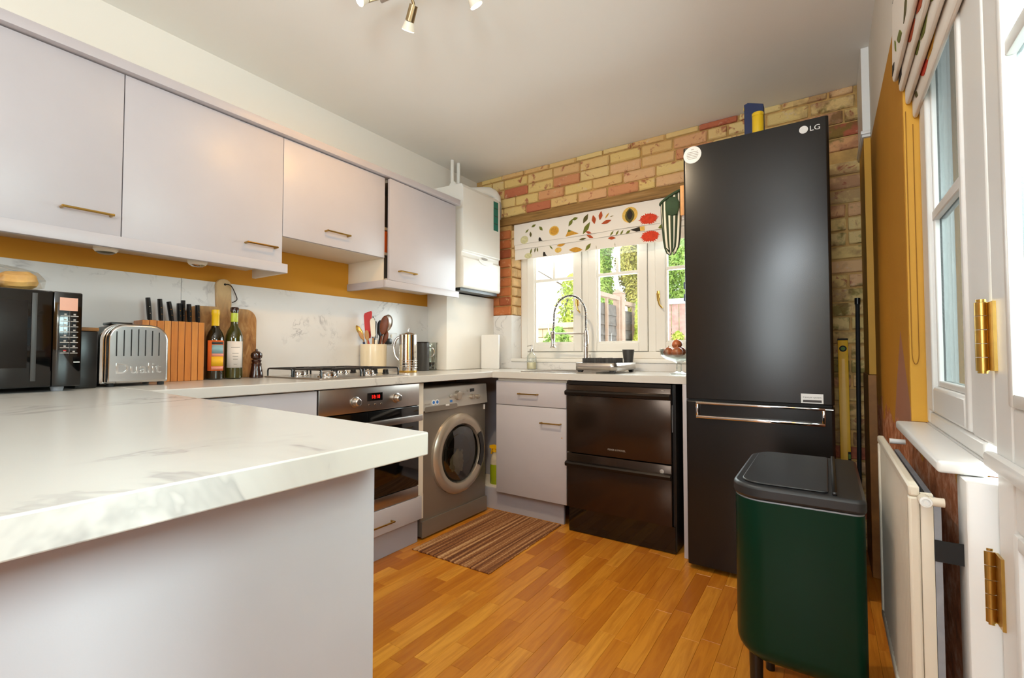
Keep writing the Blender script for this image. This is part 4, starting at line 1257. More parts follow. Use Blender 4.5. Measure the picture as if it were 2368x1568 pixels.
# chopping board
t = thing('chopping_board', 'worn wooden paddle board propped upright against the splashback', 'chopping board', (0.018, -1.37, ZT))
by0, by1 = -1.535, -1.212
pts = [(by0, Z), (by1 - 0.0, Z)] + rrect(by0, by1, Z, 1.248, (0, 0, 0.05, 0.05), 8)[2:-0 or None]
pl = [(by0, Z), (by1, Z)]
for a in range(9): q = a * PI / 16; pl.append((by1 - 0.055 + 0.055 * math.cos(q), 1.195 + 0.055 * math.sin(q)))
pl += [(-1.335, 1.252), (-1.334, 1.262), (-1.336, 1.34)]
for a in range(9): q = a * PI / 8; pl.append((-1.370 + 0.036 * math.cos(q), 1.355 + 0.034 * math.sin(q)))
pl += [(-1.405, 1.34), (-1.402, 1.262), (-1.40, 1.252)]
for a in range(9): q = PI / 2 + a * PI / 16; pl.append((by0 + 0.055 + 0.055 * math.cos(q), 1.195 + 0.055 * math.sin(q)))
bm = B(); prism(bm, pl, 'x', 0.0098, 0.028); bd = obj('board', bm, M['board'], t, bevel=0.003)
bm = B(); tube(bm, smooth([(0.029, -1.366, 1.362), (0.032, -1.352, 1.363), (0.033, -1.336, 1.352), (0.033, -1.318, 1.315), (0.032, -1.312, 1.295), (0.031, -1.322, 1.283), (0.030, -1.334, 1.278)]), 0.0024, 8); obj('leather_loop', bm, M['leather'], bd)
bm = B(); lathe(bm, [(0.0055, 0), (0.0055, 0.0006), (0, 0.0006)], (0.0282, -1.366, 1.362), 14, axis='x'); obj('hole', bm, M['rubber'], bd)


def bottle(name, label, c, h, mt, cap, capmat, labels):
    t = thing(name, label, 'bottle', (c[0], c[1], ZT), 'wine bottles in front of the board')
    sc = h / 0.325
    prof = [(0, 0.004), (0.030, 0), (0.036, 0.004), (0.037, 0.012), (0.037, 0.175 * sc), (0.0355, 0.195 * sc), (0.028, 0.218 * sc), (0.018, 0.236 * sc), (0.0148, 0.250 * sc), (0.0142, 0.30 * sc), (0.0160, 0.302 * sc), (0.0160, 0.312 * sc), (0.0142, 0.315 * sc), (0, h - 0.002)]
    bm = B(); lathe(bm, prof, (c[0], c[1], Z), 36); b = obj('glass_body', bm, mt, t)
    bm = B(); lathe(bm, cap, (c[0], c[1], Z), 28); obj('capsule', bm, capmat, t)
    # printed labels wrapped on the side that faces the room
    a0 = math.atan2(-2.46 - c[1], 2.43 - c[0]) + 0.12
    for (z0, z1, w, rr, mm, nm, off) in labels:
        bm = B(); n = 18; lo = []; hi = []
        for i in range(n + 1):
            a = a0 + off + (i / n - 0.5) * w
            for z, L in ((z0, lo), (z1, hi)): L.append(bm.verts.new((c[0] + rr * math.cos(a), c[1] + rr * math.sin(a), Z + z)))
        for i in range(n): bm.faces.new((lo[i], lo[i + 1], hi[i + 1], hi[i]))
        o = obj(nm, bm, mm, b)
        o.modifiers.new('thickness', 'SOLIDIFY').thickness = 0.0004
    return t


H1 = 0.322
bottle('wine_bottle', 'dark wine bottle with yellow capsule and bright orange label', (0.10, -1.437), H1, M['bottle'],
       [(0.0150, 0.243), (0.0158, 0.25), (0.0155, 0.295), (0.0172, 0.299), (0.0172, 0.312), (0.0155, 0.3195), (0, 0.3225)], M['capsule_y'],
       [(0.040, 0.178, 2.0, 0.0376, M['orangepaper'], 'label', 0), (0.118, 0.158, 1.35, 0.0382, M['bluepaper'], 'label_print', 0.22), (0.105, 0.118, 1.35, 0.0382, M['pinkpaper'], 'label_print', 0.22),
        (0.062, 0.105, 1.4, 0.0382, M['yellowpaper'], 'label_print', 0.2), (0.046, 0.060, 1.4, 0.0382, M['pinkpaper'], 'label_print', 0.2), (0.160, 0.172, 1.3, 0.0382, M['mark'], 'label_lettering', 0.2)])
H2 = 0.338
bottle('wine_bottle', 'olive wine bottle with red-brown lip, lime neck band and plain white label', (0.10, -1.354), H2, M['bottle_o'],
       [(0.0150, 0.268), (0.0156, 0.272), (0.0152, 0.306), (0.0148, 0.310), (0.0, 0.311)], M['capsule_g'],
       [(0.052, 0.176, 2.0, 0.0376, M['paper'], 'label', 0)] + [(z, z + 0.003, w, 0.0381, M['greymark'], 'label_lettering', 0.05) for z, w in ((0.146, 1.0), (0.118, 0.7), (0.104, 0.6), (0.09, 0.5), (0.066, 0.35))])
o2 = [o for o in D.objects if o.name.startswith('wine_bottle')][-1]
bm = B(); lathe(bm, [(0.0145, 0.3155), (0.0185, 0.3175), (0.0185, 0.333), (0.016, 0.3375), (0, 0.338)], (0.10, -1.354, Z), 28); obj('lip', bm, M['millwood'], o2)

t = thing('pepper_mill', 'small dark turned wooden pepper mill beside the board', 'pepper mill', (0.12, -1.258, ZT))
bm = B(); lathe(bm, [(0, 0), (0.030, 0), (0.031, 0.006), (0.029, 0.02), (0.025, 0.045), (0.0225, 0.06), (0.0235, 0.068), (0.019, 0.075), (0.0225, 0.082), (0.0225, 0.087), (0.017, 0.090), (0, 0.0905)], (0.12, -1.258, Z), 28); obj('body', bm, M['millwood'], t)
bm = B(); lathe(bm, [(0.0, 0.0908), (0.016, 0.091), (0.024, 0.097), (0.0265, 0.108), (0.024, 0.120), (0.014, 0.1285), (0.007, 0.131), (0.0055, 0.134), (0.006, 0.139), (0, 0.142)], (0.12, -1.258, Z), 28); obj('cap', bm, M['millwood'], t)

# ---- gas hob
t = thing('gas_hob', 'stainless gas hob with black wire pan supports set in the worktop', 'hob', (0.325, -0.93, ZT))
hx0, hx1, hy0, hy1 = 0.085, 0.560, -1.205, -0.662
bm = B(); prism(bm, rrect(hx0, hx1, hy0, hy1, 0.012, 4), 'z', Z, Z + 0.006); obj('plate', bm, M['steel'], t, bevel=0.002)
bz = Z + 0.0062
for (x, y, r) in ((0.205, -1.085, 0.034), (0.440, -1.085, 0.040), (0.205, -0.845, 0.040), (0.440, -0.845, 0.030)):
    bm = B(); lathe(bm, [(0, 0), (r + 0.012, 0), (r + 0.010, 0.004), (r, 0.006), (r, 0.016), (r - 0.004, 0.0185)], (x, y, bz), 28); b = obj('burner', bm, M['chrome'], t)
    bm = B(); lathe(bm, [(0, 0.0187), (r - 0.003, 0.0187), (r - 0.002, 0.023), (r - 0.008, 0.026), (0, 0.0268)], (x, y, bz), 28); obj('burner_cap', bm, M['steel'], b)
for (ya, yb) in ((-1.19, -0.975), (-0.955, -0.735)):
    zt = Z + 0.044; yc = (ya + yb) / 2
    f = None
    for (xc0, xc1) in ((0.10, 0.315), (0.33, 0.545)):
        bm = B(); xm = (xc0 + xc1) / 2; R = 0.0042
        for y in (ya, yb):
            tube(bm, [(xc0, y, bz), (xc0, y, zt - 0.012), (xc0 + 0.004, y, zt - 0.003), (xc0 + 0.014, y, zt), (xc1 - 0.014, y, zt), (xc1 - 0.004, y, zt - 0.003), (xc1, y, zt - 0.012), (xc1, y, bz)], R, 8)
        for x in (xc0 + 0.014, xc1 - 0.014): cone(bm, (x, ya, zt), (x, yb, zt), R, n=8)
        for y, s in ((ya, 1), (yb, -1)): cone(bm, (xm, y, zt), (xm, y + s * 0.07, zt), R, n=8)
        for x, s in ((xc0 + 0.014, 1), (xc1 - 0.014, -1)): cone(bm, (x, yc, zt), (x + s * 0.06, yc, zt), R, n=8)
        obj('pan_support', bm, M['black'], t)
for x in (0.125, 0.225, 0.315, 0.405):
    bm = B(); lathe(bm, [(0, 0), (0.018, 0), (0.0185, 0.004), (0.0155, 0.007), (0.0155, 0.022), (0.013, 0.0255), (0, 0.026)], (x, -0.698, bz), 22); obj('knob', bm, M['black'], t)

# ---- utensil crock and what stands in it
cx, cy = 0.10, -0.53
t = thing('utensil_crock', 'cream ceramic crock holding kitchen utensils behind the hob', 'crock', (cx, cy, ZT))
bm = B(); lathe(bm, [(0, 0), (0.073, 0), (0.076, 0.004), (0.079, 0.10), (0.0795, 0.170), (0.0785, 0.175), (0.0745, 0.175), (0.073, 0.168), (0.070, 0.012), (0, 0.010)], (cx, cy, Z), 40); obj('pot', bm, M['cream'], t)
U0 = Vector((cx, cy, Z))
# view-facing frame for flat blades: 'side' runs along the picture, 'dep' points into it
side = Vector((0.83, 0.557, 0)); dep = Vector((-0.557, 0.83, 0))


def upos(s, h, d=0.0):
    if h > 0.15: s, h = s * (1 + min(1, (h - 0.15) / 0.05) * 0.22), 0.15 + (h - 0.15) * 1.28
    return U0 + side * s + dep * d + Vector((0, 0, h))


def utensil(name, label, cat, s0, s1, h0, h1, mt, r=0.005, d=0.0, rest=0.013):
    t = thing(name, label, cat, tuple(upos(s0, rest, d)))
    bm = B(); tube(bm, [upos(s0, rest, d), upos((s0 + s1) / 2, (rest + h0) / 2 + 0.01, d), upos(s1, h0, d)], r, 10); obj('handle', bm, mt, t)
    return t


def blade(t, name, mt, pts, th=0.006, d=0.0):
    bm = B(); A = [bm.verts.new(upos(s, h, d - th / 2)) for s, h in pts]; C = [bm.verts.new(upos(s, h, d + th / 2)) for s, h in pts]; n = len(pts)
    bm.faces.new(A[::-1]); bm.faces.new(C)
    for i in range(n): bm.faces.new((A[i], A[(i + 1) % n], C[(i + 1) % n], C[i]))
    return obj(name, bm, mt, t, bevel=0.0015)


def bowl_head(t, name, mt, s, h, ws, wh, d=0.0, th=0.010, tilt=0.0):
    bm = B(); bmesh.ops.create_uvsphere(bm, u_segments=18, v_segments=12, radius=1.0)
    for v in bm.verts:
        a, b_, c_ = v.co
        ss = a * ws; hh = c_ * wh; v.co = upos(s + ss * math.cos(tilt) - hh * math.sin(tilt), h + hh * math.cos(tilt) + ss * math.sin(tilt), d + b_ * th)
    return obj(name, bm, mt, t)


t = utensil('spatula', 'red silicone spatula standing in the cream crock', 'spatula', 0.0, -0.035, 0.19, 0.21, M['red'], 0.005, 0.02)
blade(t, 'blade', M['red'], [(-0.047, 0.20), (-0.020, 0.20), (-0.014, 0.325), (-0.018, 0.334), (-0.052, 0.322), (-0.056, 0.31)], 0.006, 0.02)
t = utensil('spatula', 'ivory plastic spatula standing in front of the crock utensils', 'spatula', 0.005, 0.005, 0.20, 0.21, M['palewood'], 0.006, -0.03)
blade(t, 'blade', M['ivory'], [(-0.002, 0.205), (0.014, 0.205), (0.017, 0.215), (0.014, 0.285), (0.006, 0.296), (-0.008, 0.292), (-0.012, 0.28), (-0.006, 0.215)], 0.007, -0.03)
t = utensil('slotted_turner', 'black slotted turner behind the ivory spatula in the crock', 'turner', -0.01, -0.006, 0.20, 0.2, M['black'], 0.005, 0.045)
for i in range(4): blade(t, 'tine', M['black'], [(-0.02 + i * 0.008, 0.2), (-0.015 + i * 0.008, 0.2), (-0.012 + i * 0.008, 0.305 - 0.012 * i), (-0.017 + i * 0.008, 0.312 - 0.012 * i)], 0.003, 0.045)
t = utensil('spoon', 'black nylon spoon standing in the cream crock', 'spoon', 0.02, 0.032, 0.21, 0.2, M['black'], 0.005, 0.0)
bowl_head(t, 'bowl', M['black'], 0.034, 0.245, 0.017, 0.042, 0.0, 0.006, 0.05)
t = utensil('spoon', 'tall dark wooden spoon at the right of the crock', 'spoon', 0.028, 0.046, 0.21, 0.2, M['spoonwood'], 0.0055, -0.02)
bowl_head(t, 'bowl', M['spoonwood'], 0.057, 0.262, 0.021, 0.046, -0.02, 0.008, -0.16)
t = utensil('ladle', 'steel ladle behind the dark wooden spoon in the crock', 'ladle', 0.035, 0.058, 0.22, 0.2, M['steel'], 0.004, 0.03)
bowl_head(t, 'bowl', M['steel'], 0.062, 0.275, 0.028, 0.042, 0.03, 0.012, -0.2)
t = utensil('spoon', 'second dark wooden spoon leaning right in the crock', 'spoon', 0.034, 0.050, 0.18, 0.2, M['spoonwood'], 0.005, 0.012)
bowl_head(t, 'bowl', M['spoonwood'], 0.058, 0.203, 0.013, 0.034, 0.012, 0.007, -0.22)
t = utensil('serving_spoon', 'brass-coloured serving spoon leaning left out of the crock', 'spoon', -0.030, -0.054, 0.20, 0.2, M['palewood'], 0.005, 0.0)
bowl_head(t, 'bowl', M['brass_b'], -0.072, 0.235, 0.012, 0.032, 0.0, 0.006, 0.62)
t = utensil('brush', 'dark blue handled brush at the left of the crock', 'brush', -0.036, -0.048, 0.18, 0.2, M['navy'], 0.007, -0.02)
bowl_head(t, 'head', M['palewood'], -0.058, 0.212, 0.010, 0.026, -0.02, 0.009, 0.5)
t = utensil('spoon', 'pale wooden spoon low in the middle of the crock', 'spoon', -0.02, -0.026, 0.195, 0.2, M['palewood'], 0.0045, -0.03)
bowl_head(t, 'bowl', M['palewood'], -0.027, 0.212, 0.012, 0.026, -0.03, 0.006, 0.1)
t = utensil('peeler', 'short ivory handled peeler at the front of the crock', 'peeler', 0.030, 0.026, 0.19, 0.2, M['ivory'], 0.0075, -0.052)

# ---- cafetiere
kx, ky = 0.25, -0.385
t = thing('cafetiere', 'polished steel cafetiere with a curved handle beside the crock', 'cafetiere', (kx, ky, ZT))
bm = B(); lathe(bm, [(0, 0), (0.056, 0), (0.058, 0.003), (0.058, 0.012)], (kx, ky, Z), 40); obj('base', bm, M['brass_b'], t)
bm = B(); lathe(bm, [(0, 0.0122), (0.056, 0.0122), (0.056, 0.235), (0.052, 0.240), (0, 0.241)], (kx, ky, Z), 44); obj('pot', bm, M['chrome'], t)
for z in (0.03, 0.045, 0.06, 0.075):
    bm = B(); tube(bm, [(kx + 0.0585 * math.cos(2 * PI * i / 40), ky + 0.0585 * math.sin(2 * PI * i / 40), Z + z) for i in range(40)], 0.0022, 8, True); obj('ring', bm, M['chrome'], t)
hd = -side
bm = B(); tube(bm, smooth([Vector((kx, ky, Z)) + hd * s + Vector((0, 0, h)) for s, h in ((0.050, 0.222), (0.068, 0.215), (0.080, 0.195), (0.088, 0.165), (0.086, 0.13), (0.076, 0.10), (0.060, 0.080), (0.052, 0.070))]), 0.0082, 12); obj('handle', bm, M['chrome'], t)
bm = B(); lathe(bm, [(0, 0.2412), (0.047, 0.2412), (0.03, 0.248), (0.006, 0.252), (0.003, 0.256), (0.003, 0.268), (0.007, 0.270), (0.006, 0.277), (0, 0.279)], (kx, ky, Z), 32); obj('lid', bm, M['chrome'], t)

t = thing('canister', 'plain dark grey cylindrical canister behind the cafetiere', 'canister', (0.13, -0.135, ZT))
bm = B(); lathe(bm, [(0, 0), (0.044, 0), (0.045, 0.003), (0.045, 0.188)], (0.13, -0.135, Z), 36); obj('body', bm, M['darkgrey'], t)
bm = B(); lathe(bm, [(0, 0.1882), (0.0455, 0.1882), (0.0455, 0.194), (0.043, 0.197), (0, 0.1975)], (0.13, -0.135, Z), 36); obj('lid', bm, M['dd_dark'], t)
bm = B(); tube(bm, smooth([(0.175, -0.115, Z + 0.16), (0.195, -0.105, Z + 0.155), (0.204, -0.10, Z + 0.13), (0.198, -0.103, Z + 0.105), (0.176, -0.114, Z + 0.095)]), 0.004, 10); obj('handle', bm, M['chrome'], t)

gx, gy = 0.095, -0.018
t = thing('glass_vase', 'clear ridged glass vase with a dark metal holder by the pipe chase', 'vase', (gx, gy, ZT))
bm = B(); n = 36
lathe(bm, [(0, 0), (0.040, 0), (0.043, 0.004), (0.038, 0.02), (0.040, 0.06), (0.044, 0.12), (0.043, 0.175), (0.046, 0.195), (0.0445, 0.196), (0.0415, 0.175), (0.0425, 0.12), (0.0385, 0.06), (0.036, 0.022), (0, 0.008)], (gx, gy, Z), n)
for v in bm.verts:
    a = math.atan2(v.co.y - gy, v.co.x - gx); rr = 1 + 0.02 * math.cos(9 * a); v.co.x = gx + (v.co.x - gx) * rr; v.co.y = gy + (v.co.y - gy) * rr
obj('glass', bm, M['clear'], t)
bm = B(); lathe(bm, [(0, 0.030), (0.012, 0.032), (0.030, 0.044), (0.033, 0.056), (0.030, 0.054), (0.012, 0.043), (0, 0.041)], (gx, gy, Z), 24)
for a in range(3): cone(bm, (gx, gy, Z + 0.034), (gx + 0.028 * math.cos(2.1 * a), gy + 0.028 * math.sin(2.1 * a), Z + 0.012), 0.003, n=8)
obj('holder', bm, M['leather'], t)

t = thing('wall_socket', 'white double wall socket with a black plug behind the cafetiere', 'socket', (0.01, -0.34, 1.13))
bx('plate', M['white'], t, 0.0092, 0.015, -0.40, -0.26, 1.085, 1.165, 0.002)
bx('rocker', M['ivory'], t, 0.0152, 0.018, -0.350, -0.340, 1.135, 1.155, 0.001); bx('rocker', M['ivory'], t, 0.0152, 0.018, -0.318, -0.308, 1.135, 1.155, 0.001)
bx('plug', M['black'], t, 0.0152, 0.045, -0.378, -0.332, 1.088, 1.128, 0.006)

# tall white boards standing in the corner
for i, (lb, x0, x1, y0, y1) in enumerate((('front white chopping board standing upright in the corner', 0.205, 0.372, 0.425, 0.435), ('second white board standing just behind the front one in the corner', 0.210, 0.350, 0.452, 0.460))):
    t = thing('white_board', lb, 'chopping board', ((x0 + x1) / 2, y0, ZT), 'white boards in the corner')
    bm = B(); prism(bm, rrect(x0, x1, Z, 1.172, 0.008, 4), 'y', y0, y1); obj('board', bm, M['white'], t, bevel=0.002)

# =================================================================== SINK SIDE
t = thing('sink', 'inset dark steel sink with a drainer lip in the back worktop', 'sink', (1.05, 0.285, ZT))
bm = B()
box(bm, sx0 - 0.012, sx1 + 0.012, sy0 - 0.012, sy0 + 0.006, Z, Z + 0.004); box(bm, sx0 - 0.012, sx1 + 0.012, sy1 - 0.006, sy1 + 0.10, Z, Z + 0.004)
box(bm, sx0 - 0.012, sx0 + 0.006, sy0 + 0.006, sy1 - 0.006, Z, Z + 0.004); box(bm, sx1 - 0.006, sx1 + 0.012, sy0 + 0.006, sy1 - 0.006, Z, Z + 0.004)
obj('rim', bm, M['steel'], t, smooth=False)
bm = B(); a, b, c, e = sx0 + 0.004, sx1 - 0.004, sy0 + 0.004, sy1 - 0.004
box(bm, a, b, c, e, 0.868, 0.871); box(bm, a, a + 0.003, c, e, 0.871, Z); box(bm, b - 0.003, b, c, e, 0.871, Z); box(bm, a + 0.003, b - 0.003, c, c + 0.003, 0.871, Z); box(bm, a + 0.003, b - 0.003, e - 0.003, e, 0.871, Z)
obj('bowl', bm, M['steel'], t, smooth=False)
bm = B(); lathe(bm, [(0, 0.0002), (0.035, 0.0002), (0.038, 0.002), (0.030, 0.003), (0, 0.003)], (1.05, 0.28, 0.8713), 24); obj('drain', bm, M['chrome'], t)

fy_ = 0.53
t = thing('spring_tap', 'tall chrome spring-neck kitchen tap in front of the window', 'tap', (1.043, fy_, ZT + 0.005))
zb = Z + 0.0042
bm = B(); lathe(bm, [(0, 0), (0.026, 0), (0.026, 0.006), (0.017, 0.010), (0.016, 0.16), (0.0175, 0.162), (0.0175, 0.245), (0.0145, 0.25), (0.0145, 0.272), (0, 0.272)], (1.043, fy_, zb), 24); obj('column', bm, M['chrome'], t)
ap = []
for i in range(41):
    q = PI * i / 40; ap.append(Vector((0.9175 + 0.1255 * math.cos(q), fy_, 1.30 + 0.140 * math.sin(q))))
ap = [Vector((1.043, fy_, z)) for z in (1.188, 1.22, 1.26)] + ap + [Vector((0.790, fy_, 1.26)), Vector((0.786, fy_, 1.21)), Vector((0.783, fy_, 1.19))]
bm = B(); tube(bm, ap, 0.0055, 10); hose = obj('hose', bm, M['darkgrey'], t)
# spring wound around the hose
L = [0.0]
for p, q in zip(ap, ap[1:]): L.append(L[-1] + (q - p).length)
turns = 60; sp = []
for i in range(turns * 8 + 1):
    s = L[-1] * i / (turns * 8); k = 0
    while k < len(L) - 2 and L[k + 1] < s: k += 1
    f = (s - L[k]) / (L[k + 1] - L[k]); p = ap[k].lerp(ap[k + 1], f); dd_ = (ap[k + 1] - ap[k]).normalized()
    u = Vector((0, 1, 0)); w_ = dd_.cross(u); a = 2 * PI * i / 8
    sp.append(p + (u * math.cos(a) + w_ * math.sin(a)) * 0.0085)
bm = B(); tube(bm, sp, 0.0017, 5); obj('spring', bm, M['chrome'], t)
bm = B(); lathe(bm, [(0, 0), (0.022, 0), (0.024, 0.004), (0.017, 0.012), (0.0145, 0.02), (0.0145, 0.095), (0.0165, 0.1), (0.0165, 0.118), (0.009, 0.122), (0, 0.1225)], (0.781, fy_, 1.068), 22); obj('spray_head', bm, M['chrome'], t)
bm = B(); cone(bm, (1.043, fy_, 1.166), (0.800, fy_, 1.172), 0.0055, n=12); tube(bm, [(0.781 + 0.0215 * math.cos(2 * PI * i / 20), fy_ + 0.0215 * math.sin(2 * PI * i / 20), 1.172) for i in range(20)], 0.004, 8, True); obj('support_arm', bm, M['chrome'], t)
bm = B(); tube(bm, [(0.762, fy_ - 0.012, 1.165), (0.754, fy_ - 0.015, 1.20), (0.752, fy_ - 0.015, 1.28)], 0.0032, 8); obj('trigger', bm, M['chrome'], t)
bm = B(); cone(bm, (1.057, fy_, 0.99), (1.085, fy_ - 0.005, 0.99), 0.012, n=14); cone(bm, (1.08, fy_ - 0.005, 0.99), (1.098, fy_ - 0.055, 1.02), 0.0045, 0.0038, 10); obj('lever', bm, M['chrome'], t)

t = thing('soap_dispenser', 'clear soap bottle with a steel pump by the window pier', 'soap dispenser', (0.60, 0.53, ZT))
bm = B(); lathe(bm, [(0, 0), (0.034, 0), (0.036, 0.004), (0.036, 0.085), (0.033, 0.10), (0.020, 0.118), (0.013, 0.125), (0.013, 0.135)], (0.60, 0.53, Z), 32); obj('bottle', bm, M['clear'], t)
bm = B(); lathe(bm, [(0, 0.003), (0.0335, 0.003), (0.0345, 0.006), (0.0345, 0.052), (0, 0.052)], (0.60, 0.53, Z), 32); obj('soap', bm, M['soap'], t)
bm = B(); lathe(bm, [(0, 0.1352), (0.015, 0.1352), (0.015, 0.15), (0.006, 0.153), (0.004, 0.156), (0.004, 0.172), (0.008, 0.174), (0.008, 0.182), (0, 0.184)], (0.60, 0.53, Z), 22); cone(bm, (0.60, 0.53, Z + 0.178), (0.575, 0.505, Z + 0.172), 0.004, 0.003, 10); obj('pump', bm, M['steel'], t)

# draining rack
rx0, rx1, ry0, ry1 = 1.160, 1.425, 0.105, 0.475
t = thing('draining_rack', 'low steel and grey dish draining rack with rows of prongs beside the sink', 'dish rack', ((rx0 + rx1) / 2, 0.29, ZT))
bm = B(); prism(bm, rrect(rx0, rx1, ry0, ry1, 0.035, 6), 'z', 0.928, 0.972)
bmesh.ops.delete(bm, geom=[f for f in bm.faces if len(f.verts) > 8], context='FACES')
o = obj('tray_band', bm, M['steel'], t); sd = o.modifiers.new('wall', 'SOLIDIFY'); sd.thickness = 0.004; sd.offset = -1
bm = B(); prism(bm, rrect(rx0 + 0.005, rx1 - 0.005, ry0 + 0.005, ry1 - 0.005, 0.031, 6), 'z', 0.929, 0.936); obj('tray_floor', bm, M['darkgrey'], t)
for x in (rx0 + 0.03, rx1 - 0.03):
    for y in (ry0 + 0.03, ry1 - 0.03):
        bm = B(); prism(bm, [(x - 0.016, 0.9282), (x + 0.016, 0.9282), (x + 0.010, Z + 0.0045 if x < 1.31 else Z), (x - 0.010, Z + 0.0045 if x < 1.31 else Z)], 'y', y - 0.012, y + 0.012); obj('foot', bm, M['darkgrey'], t, smooth=False)
pb = B(); prism(pb, [(-0.0035, 0), (0.0035, 0), (0.0015, 0.060), (-0.0015, 0.064)], 'x', -0.006, 0.006); pm0 = obj('prong', pb, M['darkgrey'], t, smooth=False, local=True)
k = 0
for r_ in range(3):
    for i in range(12):
        if math.hypot(rx0 + 0.045 + r_ * 0.075 - 1.385, ry0 + 0.04 + i * 0.0245 - 0.425) < 0.046: continue
        q = pm0 if k == 0 else pm0.copy()
        if k: COL.objects.link(q); q.parent = t
        k += 1
        q.location = Vector((rx0 + 0.045 + r_ * 0.075, ry0 + 0.04 + i * 0.0245, 0.9362)) - BASE[t.name]
c2 = thing('cutlery_cup', 'dark grey tapered cutlery cup standing in the draining rack', 'cup', (1.385, 0.425, 0.937))
bm = B(); lathe(bm, [(0, 0.05), (0.030, 0.05), (0.0375, 0.116), (0.0355, 0.116), (0.028, 0.054), (0, 0.054)], (1.385, 0.425, 0.9365), 32); lathe(bm, [(0, 0), (0.026, 0), (0.0295, 0.0495), (0, 0.0495)], (1.385, 0.425, 0.9365), 24); obj('cup', bm, M['darkgrey'], c2)

# glass pedestal bowl with round brown things
bx_, by_ = 1.745, 0.24
t = thing('pedestal_bowl', 'clear glass pedestal bowl on the worktop beside the fridge', 'bowl', (bx_, by_, ZT))
bm = B(); lathe(bm, [(0, 0), (0.052, 0), (0.055, 0.003), (0.03, 0.010), (0.016, 0.018), (0.014, 0.03), (0.018, 0.036), (0.014, 0.042), (0.014, 0.062), (0.03, 0.072), (0.075, 0.088), (0.098, 0.108), (0.104, 0.142), (0.1025, 0.143), (0.095, 0.111), (0.072, 0.092), (0.03, 0.078), (0, 0.076)], (bx_, by_, Z), 44); obj('glass', bm, M['clear'], t)
for i, (dx, dy, dz, r, lb) in enumerate(((-0.052, -0.02, 0.124, 0.030, 'copper-brown onion nearest the left rim of the glass bowl'), (0.005, -0.052, 0.124, 0.031, 'copper-brown onion at the front of the glass bowl'),
                                     (0.0, 0.035, 0.127, 0.031, 'copper-brown onion at the back of the glass bowl'), (-0.008, -0.008, 0.168, 0.029, 'copper-brown onion on top of the pile in the glass bowl'))):
    o = thing('onion', lb, 'onion', (bx_ + dx, by_ + dy, Z + dz - r * 0.9), 'brown onions in the glass bowl')
    bm = B(); lathe(bm, [(0, -0.88), (0.3, -0.86), (0.75, -0.6), (1.0, -0.05), (0.9, 0.42), (0.55, 0.78), (0.2, 0.92), (0.08, 1.0), (0, 1.02)], (0, 0, 0), 20)
    for v in bm.verts: v.co = Vector((bx_ + dx, by_ + dy, Z + dz)) + v.co * r
    obj('bulb', bm, M['egg'], o)
    bm = B(); cone(bm, (bx_ + dx, by_ + dy, Z + dz + r * 0.98), (bx_ + dx + 0.002, by_ + dy, Z + dz + r * 1.25), 0.003, 0.001, 8); obj('stalk', bm, M['palewood'], o)

# =================================================================== ROMAN BLINDS
def leafpoly(cx, cz, L, Wd, ang, n=8, sharp=1.4):
    P = []
    for s in (1, -1):
        for i in range(n + 1):
            u = -1 + 2 * i / n if s == 1 else 1 - 2 * i / n
            if s == -1 and i in (0, n): continue
            w = s * Wd / 2 * (1 - abs(u) ** sharp)
            P.append((u * L / 2, w))
    c, s_ = math.cos(ang), math.sin(ang)
    return [(cx + a * c - b * s_, cz + a * s_ + b * c) for a, b in P]


def ellipse(cx, cz, a, b, n=18): return [(cx + a * math.cos(2 * PI * i / n), cz + b * math.sin(2 * PI * i / n)) for i in range(n)]


def flower(cx, cz, a, b, n=24):
    P = []
    rr = random.Random(n)
    for i in range(2 * n):
        q = PI * 0.02 + i * 2 * PI / (2 * n); r = rr.uniform(0.86, 1.08) if i % 2 == 0 else rr.uniform(0.70, 0.8)
        P.append((cx + a * r * math.cos(q), cz + b * r * math.sin(q)))
    return P


t = thing('roman_blind', 'white roman blind printed with leaves, fruit and red flowers over the back window', 'blind', (1.15, 0.64, 2.05))
bl = []
for (y, z0, z1) in ((0.630, 1.890, 2.053), (0.638, 1.853, 2.050), (0.646, 1.772, 2.047)):
    bm = B(); x0, x1 = 0.376, 1.955; n = 40
    fr_ = [[], []]; bk = [[], []]
    for i in range(n + 1):
        x = x0 + (x1 - x0) * i / n; wv = 0.0012 * math.sin(i * 0.7 + y * 300); sag = 0.0022 * math.sin(i * 0.33 + y * 90)
        for L, z in ((0, z0 + sag), (1, z1)): fr_[L].append(bm.verts.new((x, y + wv, z))); bk[L].append(bm.verts.new((x, y + wv + 0.0035, z)))
    for i in range(n):
        bm.faces.new((fr_[0][i], fr_[0][i + 1], fr_[1][i + 1], fr_[1][i])); bm.faces.new((bk[0][i], bk[1][i], bk[1][i + 1], bk[0][i + 1]))
        bm.faces.new((fr_[0][i], bk[0][i], bk[0][i + 1], fr_[0][i + 1])); bm.faces.new((fr_[1][i], fr_[1][i + 1], bk[1][i + 1], bk[1][i]))
    for i in (0, n): bm.faces.new((fr_[0][i], fr_[1][i], bk[1][i], bk[0][i]))
    bl.append(obj('fold', bm, M['fabric'], t))
bx('headrail', M['upvc'], t, 0.376, 1.955, 0.652, 0.68, 2.02, 2.052, 0.002)


def motif(k, poly, mt, name='printed_leaf', lift=0.0):
    y = (0.630, 0.638, 0.646)[k] - 0.0016 - lift; zlo = (1.891, 1.854, 1.774)[k]; zhi = (2.052, 1.8885, 1.8515)[k]
    P = [(x, min(max(z, zlo), zhi)) for x, z in poly]
    bm = B(); prism(bm, P, 'y', y - 0.0003, y + 0.0003); return obj(name, bm, M[mt], bl[k], smooth=False)


